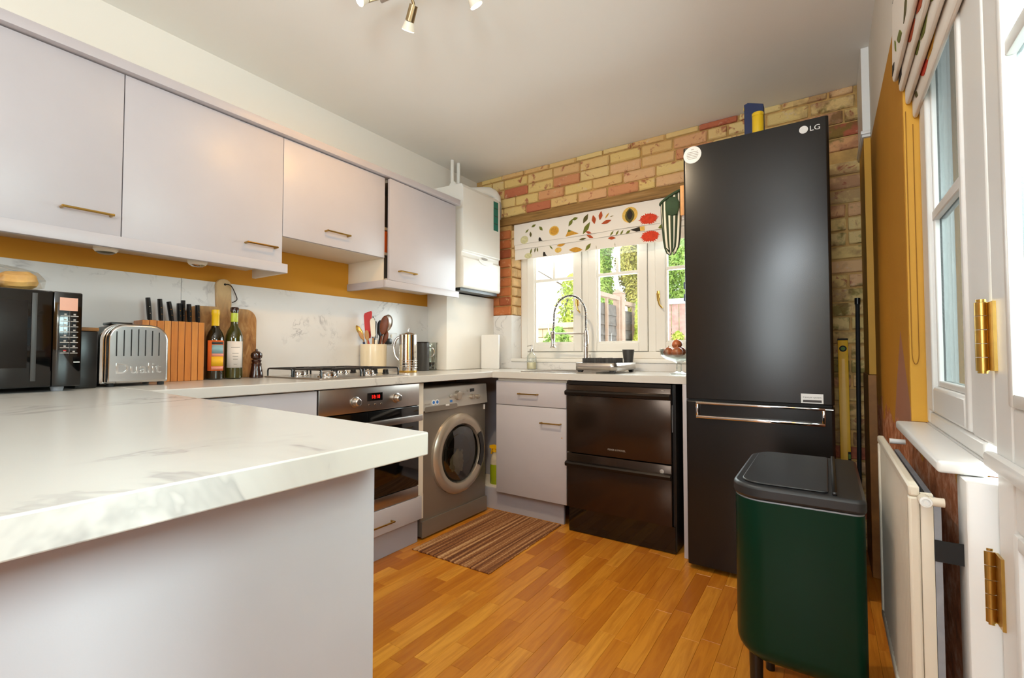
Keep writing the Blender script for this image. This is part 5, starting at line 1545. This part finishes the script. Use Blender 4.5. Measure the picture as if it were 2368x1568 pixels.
R_ = math.radians
for k, x, z, L, w, a, mt in (
        (0, 0.625, 1.990, 0.048, 0.024, -50, 'p_green'), (0, 0.532, 1.957, 0.046, 0.020, 95, 'p_olive'), (0, 0.499, 1.988, 0.042, 0.014, 40, 'p_green'),
        (0, 0.560, 2.020, 0.045, 0.020, 20, 'p_green'), (0, 0.880, 1.995, 0.062, 0.028, 55, 'p_green'), (0, 0.915, 2.018, 0.050, 0.024, 8, 'p_green'),
        (0, 1.000, 2.005, 0.075, 0.034, 58, 'p_olive'), (0, 1.006, 1.935, 0.100, 0.036, 55, 'p_green'), (0, 1.064, 1.988, 0.068, 0.032, 100, 'p_rust'),
        (0, 1.116, 2.008, 0.066, 0.030, 80, 'p_rust'), (0, 1.159, 1.956, 0.078, 0.026, 12, 'p_rust'), (0, 1.165, 2.000, 0.050, 0.012, 50, 'p_orange'),
        (0, 1.025, 1.898, 0.060, 0.020, -28, 'p_rust'), (0, 1.20, 1.99, 0.03, 0.006, 5, 'p_stem'),
        (1, 1.196, 1.871, 0.042, 0.014, 50, 'p_green'), (1, 1.235, 1.868, 0.042, 0.014, 55, 'p_green'), (1, 1.268, 1.866, 0.044, 0.013, 55, 'p_green'),
        (1, 1.313, 1.862, 0.046, 0.018, 35, 'p_green'), (1, 1.55, 1.866, 0.060, 0.040, 10, 'p_green'), (1, 0.972, 1.862, 0.06, 0.016, 4, 'p_olive'), (1, 1.03, 1.872, 0.06, 0.02, -28, 'p_rust'),
        (2, 0.525, 1.828, 0.050, 0.014, 75, 'p_green'), (2, 0.562, 1.834, 0.040, 0.012, 80, 'p_olive'), (2, 0.584, 1.834, 0.040, 0.012, 100, 'p_green'),
        (2, 0.705, 1.836, 0.044, 0.012, -50, 'p_green'), (2, 0.790, 1.844, 0.075, 0.026, 5, 'p_orange'), (2, 0.912, 1.792, 0.112, 0.040, -6, 'p_orange'),
        (2, 1.011, 1.800, 0.066, 0.028, 48, 'p_green'), (2, 1.192, 1.840, 0.060, 0.022, -6, 'p_rust'), (2, 1.075, 1.79, 0.03, 0.004, 95, 'p_stem'), (2, 1.215, 1.79, 0.03, 0.004, 95, 'p_stem')):
    motif(k, leafpoly(x, z, L, w, R_(a)), mt)
motif(0, ellipse(0.474, 1.922, 0.036, 0.032), 'p_pale', 'printed_fruit'); motif(0, ellipse(0.740, 1.955, 0.042, 0.037), 'p_yellow', 'printed_fruit'); motif(0, ellipse(0.742, 1.955, 0.034, 0.029), 'p_orange', 'printed_fruit', 0.0008)
motif(0, [(0.836, 1.896), (0.945, 1.905), (0.862, 1.946)], 'p_orange', 'printed_leaf'); motif(0, [(0.856, 1.928), (0.89, 1.93), (0.862, 1.947)], 'p_green', 'printed_leaf', 0.0008)
motif(0, ellipse(1.330, 1.978, 0.055, 0.054), 'p_yellow', 'printed_fruit'); motif(0, leafpoly(1.330, 1.972, 0.105, 0.066, R_(90), sharp=2.2), 'p_olive', 'printed_fruit', 0.0008); motif(0, leafpoly(1.330, 1.978, 0.070, 0.040, R_(90), sharp=2.2), 'p_dark', 'printed_fruit', 0.0014)
motif(0, flower(1.459, 1.930, 0.070, 0.040), 'p_red', 'printed_flower')
motif(0, [(0.605, 1.893), (0.640, 1.893), (0.628, 1.905), (0.622, 1.920), (0.608, 1.924), (0.604, 1.91)], 'p_dark', 'printed_bird')
motif(1, [(1.330, 1.876), (1.372, 1.857), (1.400, 1.857), (1.395, 1.887)], 'p_dark', 'printed_fruit'); motif(1, [(1.395, 1.887), (1.400, 1.857), (1.430, 1.857), (1.428, 1.887)], 'p_yellow', 'printed_fruit')
motif(2, ellipse(0.500, 1.796, 0.034, 0.021), 'p_pale', 'printed_fruit'); motif(2, ellipse(0.766, 1.808, 0.028, 0.02), 'p_yellow', 'printed_fruit')
motif(2, [(0.635, 1.776), (0.670, 1.776), (0.658, 1.788), (0.652, 1.806), (0.638, 1.81), (0.634, 1.796)], 'p_dark', 'printed_bird')
motif(2, flower(1.463, 1.815, 0.070, 0.042), 'p_red', 'printed_flower')

t = thing('roman_blind', 'gathered roman blind with printed leaves folded up over the side window', 'blind', (2.63, -1.07, 2.0))
lob = []
for i, (x, zb_, zt_) in enumerate(((2.6065, 1.790, 2.010), (2.620, 1.758, 2.012), (2.633, 1.718, 2.014), (2.6475, 1.676, 2.016))):
    w = 0.0062; P = [(x - 0.0025, zt_), (x - w, zb_ + 0.05), (x - w, zb_ + 0.014)] + [(x + w * math.cos(a), zb_ + 0.010 + 0.010 * math.sin(a)) for a in (R_(200), R_(235), R_(270), R_(305), R_(340))] + [(x + w, zb_ + 0.014), (x + w, zb_ + 0.05), (x + 0.0025, zt_)]
    bm = B(); prism(bm, P, 'y', -1.352, -0.786); lob.append(obj('fold', bm, M['fabric'], t, bevel=0.003))
bx('headrail', M['white'], t, 2.604, 2.652, -1.352, -0.786, 1.9952 + 0.0215, 2.0195)


def rmotif(k, poly, mt, name='printed_leaf'):
    x = (2.6065, 2.620, 2.633, 2.6475)[k] - 0.0062
    bm = B(); prism(bm, poly, 'x', x - 0.0012, x - 0.0002); return obj(name, bm, M[mt], lob[k], smooth=False)


rmotif(0, [(-0.79, 1.806), (-0.83, 1.806), (-0.84, 1.822), (-0.80, 1.832)], 'p_dark'); rmotif(1, [(-0.79, 1.778), (-0.85, 1.778), (-0.85, 1.80), (-0.80, 1.805)], 'p_dark')
for k, y, z, L, w, a, mt in ((0, -0.95, 1.83, 0.09, 0.03, 20, 'p_green'), (0, -1.06, 1.838, 0.08, 0.035, -30, 'p_olive'), (1, -1.02, 1.80, 0.13, 0.05, 10, 'p_rust'), (1, -1.16, 1.79, 0.12, 0.04, 0, 'p_rust'),
                             (2, -1.00, 1.765, 0.09, 0.035, 15, 'p_green'), (2, -1.10, 1.762, 0.10, 0.04, -10, 'p_green'), (3, -0.98, 1.72, 0.11, 0.035, 10, 'p_red'), (3, -1.08, 1.725, 0.12, 0.03, -12, 'p_orange'), (3, -0.86, 1.71, 0.05, 0.016, 30, 'p_olive'), (0, -0.87, 1.85, 0.05, 0.02, 60, 'p_green'), (2, -1.22, 1.765, 0.09, 0.04, 0, 'p_green')):
    rmotif(k, leafpoly(y, z, L, w, R_(a)), mt)
t = thing('blind_cord', 'thin looped mustard cord hanging from the side window blind', 'cord', (2.63, -0.80, 1.0))
bm = B(); tube(bm, [(2.6265, -0.787, 1.70), *[(2.6338 - 0.0073 * math.cos(a * PI / 12), -0.787, 1.03 - 0.032 * math.sin(a * PI / 12)) for a in range(13)], (2.6412, -0.787, 1.66)], 0.0011, 6); obj('loop', bm, M['cord'], t)

# =================================================================== FRIDGE SURROUNDINGS
t = thing('peg_rail', 'orange wooden peg strip on the window side of the fridge', 'rail', (1.855, 0.0, 1.78))
bx('strip', M['orange_wood'], t, 1.842, 1.862, -0.085, 0.16, 1.712, 1.862, 0.003)
bm = B(); cone(bm, (1.8418, 0.045, 1.85), (1.800, 0.045, 1.862), 0.006, 0.005, 12); obj('peg', bm, M['orange_wood'], t)
t = thing('oven_glove', 'green and cream striped oven glove hanging at the fridge side', 'oven glove', (1.778, 0.02, 1.86))
gc = Vector((1.776, 0.0, 0)); n = 56
prof = [(1.548, 0.20), (1.556, 0.46), (1.575, 0.66), (1.62, 0.80), (1.68, 0.90), (1.74, 0.97), (1.80, 1.0), (1.835, 1.0)]
bm = B(); uvl = bm.loops.layers.uv.new('uv'); rings = []
for z, r in prof:
    L = []
    for i in range(n):
        a = 2 * PI * i / n; fold = 1 + (0.16 * math.cos(7 * a + 2 * z) + 0.09 * math.cos(11 * a)) * max(0, (1.80 - z) / 0.25) * 0.8
        zz = z + (0.028 * math.cos(a) if z > 1.79 else 0.012 * math.sin(5 * a) if z < 1.56 else 0)
        L.append(bm.verts.new((gc.x + 0.054 * r * fold * math.cos(a), gc.y + 0.030 * r * fold * math.sin(a), zz)))
    rings.append(L)
for A, Bq in zip(rings, rings[1:]):
    for i in range(n):
        f = bm.faces.new((A[i], A[(i + 1) % n], Bq[(i + 1) % n], Bq[i]))
        for lp, u in zip(f.loops, (i, i + 1, i + 1, i)): lp[uvl].uv = (u / n, 0.5)
o = obj('cloth', bm, M['glove'], t); sd = o.modifiers.new('cloth', 'SOLIDIFY'); sd.thickness = 0.004
bm = B(); tube(bm, [(gc.x + 0.055 * math.cos(2 * PI * i / 32), gc.y + 0.031 * math.sin(2 * PI * i / 32), 1.837 + 0.028 * math.cos(2 * PI * i / 32)) for i in range(32)], 0.0075, 8, True); obj('edging', bm, M['greenrim'], t)
bm = B(); lathe(bm, [(0.0, 0), (0.048, 0)], (gc.x, gc.y, 1.80), 24, 1.0, 0.55); obj('lining', bm, M['greenrim'], t)
bm = B(); lathe(bm, [(0, -0.035), (0.030, -0.028), (0.042, -0.008), (0.042, 0.012), (0.028, 0.03), (0, 0.035)], (gc.x + 0.012, gc.y - 0.026, 1.782), 24, 0.85, 0.20)
for v in bm.verts: v.co.z = 1.782 + (v.co.z - 1.782) * 1.5
obj('cuff_flap', bm, M['greenrim'], t)
bm = B(); tube(bm, [(gc.x + 0.03, gc.y + 0.012, 1.853), (gc.x + 0.028, 0.035, 1.868), (gc.x + 0.036, 0.045, 1.8705), (gc.x + 0.04, gc.y + 0.014, 1.85)], 0.002, 6); obj('hanging_loop', bm, M['greenrim'], t)
for z, lb in ((1.365, 'upper blue magnetic clip on the window edge of the fridge'), (1.305, 'lower blue magnetic clip on the window edge of the fridge')):
    t = thing('magnetic_clip', lb, 'clip', (1.858, -0.05, z), 'blue magnetic clips')
    bx('jaw', M['navy'], t, 1.8485, 1.8622, -0.065, -0.040, z - 0.018, z + 0.018, 0.003)

t = thing('box_file', 'dark blue slim box standing on top of the fridge', 'box', (2.165, 0.03, 2.036))
bm = B(); prism(bm, [(2.124, 2.0356), (2.206, 2.0356), (2.206, 2.205), (2.140, 2.228), (2.124, 2.222)], 'y', 0.0, 0.05); obj('case', bm, M['navy'], t, bevel=0.002)
bx('spine_tab', M['yellow'], t, 2.1215, 2.1238, 0.004, 0.046, 2.195, 2.212)
t = thing('yellow_tin', 'small yellow round tin in front of the blue box on the fridge', 'tin', (2.186, -0.055, 2.036))
bm = B(); lathe(bm, [(0, 0), (0.0235, 0), (0.024, 0.003), (0.024, 0.092), (0.0235, 0.095)], (2.186, -0.04, 2.0356), 28); obj('body', bm, M['yellow'], t)
bm = B(); lathe(bm, [(0, 0.0952), (0.0248, 0.0952), (0.0248, 0.109), (0.023, 0.111), (0, 0.1115)], (2.186, -0.04, 2.0356), 28); obj('lid', bm, M['yellow'], t)

# spray bottle in the corner gap
t = thing('spray_bottle', 'green and lime spray bottle standing in the dark gap beside the washing machine', 'spray bottle', (0.552, 0.125, 0.149))
c = (0.552, 0.125)
bm = B(); lathe(bm, [(0, 0), (0.030, 0), (0.033, 0.004), (0.033, 0.11), (0.030, 0.13)], (c[0], c[1], 0.1485), 24, 1.0, 0.75); obj('liquid', bm, M['lime'], t)
bm = B(); lathe(bm, [(0.0302, 0.1302), (0.0300, 0.15), (0.022, 0.185), (0.013, 0.205), (0.013, 0.213), (0, 0.213)], (c[0], c[1], 0.1485), 24, 1.0, 0.75); obj('shoulder', bm, M['cloth_cream'], t)
bm = B(); lathe(bm, [(0, 0.2132), (0.015, 0.2132), (0.015, 0.232), (0.008, 0.234), (0, 0.2345)], (c[0], c[1], 0.1485), 18)
prism(bm, [(c[0] - 0.035, 0.385), (c[0] - 0.035, 0.405), (c[0] - 0.01, 0.41), (c[0] + 0.03, 0.405), (c[0] + 0.03, 0.39), (c[0] + 0.012, 0.383)], 'y', c[1] - 0.010, c[1] + 0.010)
prism(bm, [(c[0] - 0.022, 0.385), (c[0] - 0.016, 0.385), (c[0] - 0.024, 0.345), (c[0] - 0.029, 0.35)], 'y', c[1] - 0.006, c[1] + 0.006); obj('trigger_head', bm, M['level'], t)

# rug
t = thing('rug', 'striped brown woven mat on the oak floor in the corner', 'rug', (0.86, -0.31, 0))
bm = B(); n = 40
P = []
r = random.Random(4)
for (xa, ya, xb, yb) in ((0.612, -0.690, 1.112, -0.690), (1.112, -0.690, 1.098, 0.050), (1.098, 0.050, 0.612, 0.050), (0.612, 0.050, 0.612, -0.690)):
    for i in range(n): f = i / n; P.append((xa + (xb - xa) * f + r.uniform(-.0025, .0025), ya + (yb - ya) * f + r.uniform(-.0025, .0025)))
prism(bm, P, 'z', 0.0006, 0.0075); obj('weave', bm, M['rug'], t, bevel=0.002)

# spirit level and pole behind the fridge
t = thing('spirit_level', 'long yellow spirit level leaning upright beside the fridge', 'spirit level', (2.505, 0.48, 0))
BASE[t.name] = Vector((0, 0, 0)); t.location = (2.505, 0.462, 0.004); t.rotation_euler = (R_(-7.0), 0, 0)
bm = B(); box(bm, -0.022, 0.022, -0.012, 0.012, 0.008, 1.10, 0.0015); box(bm, -0.006, 0.006, -0.0128, -0.0119, 0.12, 1.0); lv = obj('beam', bm, M['level'], t, local=True)
for z0, z1 in ((0.0, 0.0078), (1.1002, 1.110)): bx('end_cap', M['rubber'], t, -0.023, 0.023, -0.013, 0.013, z0, z1, 0.002, local=True)
bm = B(); lathe(bm, [(0.0165, 0), (0.0165, -0.0012), (0.013, -0.0015), (0, -0.0015)], (0, -0.0128, 1.055), 24, axis='y'); a = obj('vial_ring', bm, M['rubber'], t, local=True)
bm = B(); lathe(bm, [(0.010, 0), (0.010, -0.001), (0, -0.001)], (0, -0.0145, 1.055), 20, axis='y'); obj('vial', bm, M['vial'], a, local=True)
bm = B(); box(bm, 0.010, 0.0228, -0.0135, 0.0, 0.470, 0.520, 0.001); a = obj('vial_window', bm, M['rubber'], t, local=True)
bm = B(); box(bm, 0.012, 0.0215, -0.0148, -0.0137, 0.484, 0.508, 0.0006); obj('vial', bm, M['vial'], a, local=True)
t = thing('pole', 'thin black pole leaning in the corner behind the spirit level', 'pole', (2.565, 0.5, 0))
bm = B(); cone(bm, (2.556, 0.505, 0.002), (2.572, 0.585, 1.285), 0.0095, 0.0095, 16); obj('shaft', bm, M['rubber'], t)
bm = B(); cone(bm, (2.57203, 0.58515, 1.2853), (2.5724, 0.587, 1.318), 0.0125, 0.013, 16); obj('cap', bm, M['black'], t)

# =================================================================== BIN
t = thing('pedal_bin', 'bottle green freestanding kitchen bin with a matt black lid on short legs', 'bin', (2.36, -0.87, 0))
X0, X1, Y0, Y1 = 2.219, 2.500, -1.118, -0.625
rad = (0.075, 0.022, 0.022, 0.075)


def rounded_body(x0, x1, y0, y1, z0, z1, r, rb, seg=10):
    bm = B(); rings = []
    for i in range(9):
        a = PI / 2 * i / 8; ins = rb * (1 - math.sin(a)); z = z0 + rb * (1 - math.cos(a))
        rings.append([bm.verts.new((p[0], p[1], z)) for p in rrect(x0 + ins, x1 - ins * 0.6, y0 + ins, y1 - ins, tuple(max(q - ins * 0.6, 0.012) for q in r), seg)])
    rings.append([bm.verts.new((p[0], p[1], z1)) for p in rrect(x0, x1, y0, y1, r, seg)])
    bm.faces.new(rings[0][::-1]); bm.faces.new(rings[-1])
    for A, C in zip(rings, rings[1:]):
        for i in range(len(A)): bm.faces.new((A[i], A[(i + 1) % len(A)], C[(i + 1) % len(A)], C[i]))
    return bm


obj('body', rounded_body(X0, X1, Y0, Y1, 0.235, 0.652, rad, 0.055), M['binbody'], t, angle=50)
bm = B(); prism(bm, rrect(X0 + 0.001, X1 - 0.001, Y0 + 0.001, Y1 - 0.001, rad, 10), 'z', 0.6522, 0.6556); obj('seam', bm, M['galv'], t)
bm = B(); prism(bm, rrect(X0 - 0.004, X1 + 0.003, Y0 - 0.004, Y1 + 0.004, (0.078, 0.02, 0.02, 0.078), 10), 'z', 0.6558, 0.690); ld = obj('lid', bm, M['binlid'], t, bevel=0.008)
bm = B(); prism(bm, rrect(X0 + 0.018, 2.430, Y0 + 0.022, Y1 - 0.022, (0.05, 0.012, 0.012, 0.05), 8), 'z', 0.6902, 0.6955); obj('flap', bm, M['binlid'], ld, bevel=0.003)
bm = B(); box(bm, 2.437, 2.447, Y0 + 0.012, Y1 - 0.012, 0.6902, 0.6985, 0.002); obj('hinge_bar', bm, M['black'], ld)
bx('embossed_mark', M['darkgrey'], ld, 2.258, 2.262, -0.735, -0.700, 0.6956, 0.6962)
for x, y in ((2.262, -1.04), (2.455, -1.05), (2.262, -0.70), (2.455, -0.69)):
    bm = B(); cone(bm, (x, y, 0.001), (x, y, 0.2345), 0.013, 0.017, 18); obj('leg', bm, M['black'], t)

# =================================================================== RADIATOR
t = thing('radiator', 'cream enamel panel radiator below the side window', 'radiator', (2.565, -1.09, 0.30))
ry0_, ry1_, rz0, rz1 = -1.385, -0.785, 0.300, 0.797
bm = B(); ng = 26
prof = []
for i in range(ng * 6 + 1):
    y = ry0_ + 0.022 + (ry1_ - ry0_ - 0.044) * i / (ng * 6)
    prof.append((2.5505 + 0.0022 * (0.5 + 0.5 * math.cos(2 * PI * i / 6)), y))
prism(bm, prof + [(2.562, ry1_ - 0.022), (2.562, ry0_ + 0.022)], 'z', rz0 + 0.02, rz1 - 0.02)
obj('fluted_panel', bm, M['rad'], t)
bm = B()
for a, b, z0, z1 in ((ry0_, ry1_, rz1 - 0.0195, rz1), (ry0_, ry1_, rz0, rz0 + 0.0195)): box(bm, 2.5465, 2.562, a, b, z0, z1)
for a, b in ((ry0_, ry0_ + 0.0215), (ry1_ - 0.0215, ry1_)): box(bm, 2.5465, 2.562, a, b, rz0 + 0.0195, rz1 - 0.0195)
obj('rim', bm, M['rad'], t, bevel=0.004)
bx('end_cover', M['rad'], t, 2.5625, 2.580, ry0_ + 0.002, ry0_ + 0.012, rz0 + 0.02, rz1 - 0.012, 0.002)
bx('convector', M['galv'], t, 2.5805, 2.590, ry0_ + 0.004, ry1_ - 0.03, rz0 + 0.02, rz1 - 0.03)
for z in (0.69, 0.36): bx('bracket', M['rubber'], t, 2.5805, XW - 0.0008, ry0_ + 0.0015, ry0_ + 0.0035, z - 0.018, z + 0.018)
bm = B(); cone(bm, (2.572, -0.80, 0.786), (2.606, -0.80, 0.786), 0.007, n=14); obj('bleed_pin', bm, M['whitemark'], t)
bm = B(); cone(bm, (2.567, ry0_ - 0.0005, 0.776), (2.567, ry0_ - 0.02, 0.776), 0.009, n=16); cone(bm, (2.567, ry0_ - 0.012, 0.776), (2.592, ry0_ - 0.012, 0.776), 0.0075, n=14); v_ = obj('valve', bm, M['rad'], t)
bm = B(); lathe(bm, [(0, 0), (0.0085, 0), (0.0085, -0.004), (0.006, -0.0045), (0.006, -0.002), (0.003, -0.002), (0.003, -0.0045), (0, -0.0045)], (2.567, ry0_ - 0.0205, 0.776), 18, axis='y'); obj('valve_cap', bm, M['whitemark'], v_)

# =================================================================== CEILING SPOTLIGHTS
t = thing('spotlight_bar', 'brushed brass ceiling spotlight bar with small adjustable heads', 'lamp', (1.25, -1.2, ZC))
bm = B(); lathe(bm, [(0, -0.0005), (0.05, -0.0005), (0.05, -0.02), (0.045, -0.024), (0, -0.024)], (1.25, -1.2, ZC), 30); obj('ceiling_rose', bm, M['steel'], t)
bm = B(); cone(bm, (0.98, -1.235, ZC - 0.034), (1.52, -1.165, ZC - 0.034), 0.008, n=14); obj('bar', bm, M['steel'], t)


def spot(j, b0, b1, f1, r, energy, aim, colr=(1.0, 0.66, 0.36)):
    h = bm_ = B(); cone(h, j, b0, 0.006, 0.006, 12); obj('stem', h, M['nickel'], t)
    h = B(); cone(h, b0, b1, 0.0165, 0.0175, 22); hd_ = obj('head', h, M['nickel'], t)
    d_ = (Vector(f1) - Vector(b1)).normalized()
    h = B(); cone(h, Vector(b1) + d_ * 0.0005, f1, 0.0165, r, 24); obj('lamp_bowl', h, M['ivory'], hd_)
    h = B(); cone(h, Vector(f1) + d_ * 0.0003, Vector(f1) + d_ * 0.003, r * 0.94, r * 0.9, 24); obj('lamp_face', h, M['lamp'], hd_)
    l = D.lights.new('spot_lamp', 'SPOT'); l.energy = energy; l.color = colr; l.spot_size = R_(110); l.spot_blend = 1.0; l.shadow_soft_size = 0.022
    o = D.objects.new('spot_lamp', l); COL.objects.link(o); o.location = Vector(f1) + d_ * 0.012
    o.rotation_euler = (Vector(aim) - o.location).to_track_quat('-Z', 'Y').to_euler(); o.parent = t
    o.matrix_parent_inverse = Matrix.Translation(-t.location)


spot((1.121, -1.217, ZC - 0.036), (1.112, -1.186, 2.395), (1.078, -1.175, 2.350), (1.060, -1.166, 2.327), 0.026, 20, (0.05, -0.9, 1.25), (1.0, 0.52, 0.12))
spot((1.362, -1.186, ZC - 0.036), (1.340, -1.150, 2.425), (1.342, -1.115, 2.385), (1.350, -1.092, 2.352), 0.026, 64, (1.35, 0.0, 1.0), (1.0, 0.80, 0.54))
spot((1.01, -1.231, ZC - 0.036), (1.0, -1.27, 2.43), (0.985, -1.31, 2.40), (0.975, -1.335, 2.383), 0.026, 3, (0.1, -1.75, 1.6))
spot((1.49, -1.169, ZC - 0.036), (1.50, -1.19, 2.43), (1.53, -1.21, 2.40), (1.552, -1.225, 2.383), 0.026, 30, (1.9, -1.9, 0.5), (0.95, 0.95, 0.95))
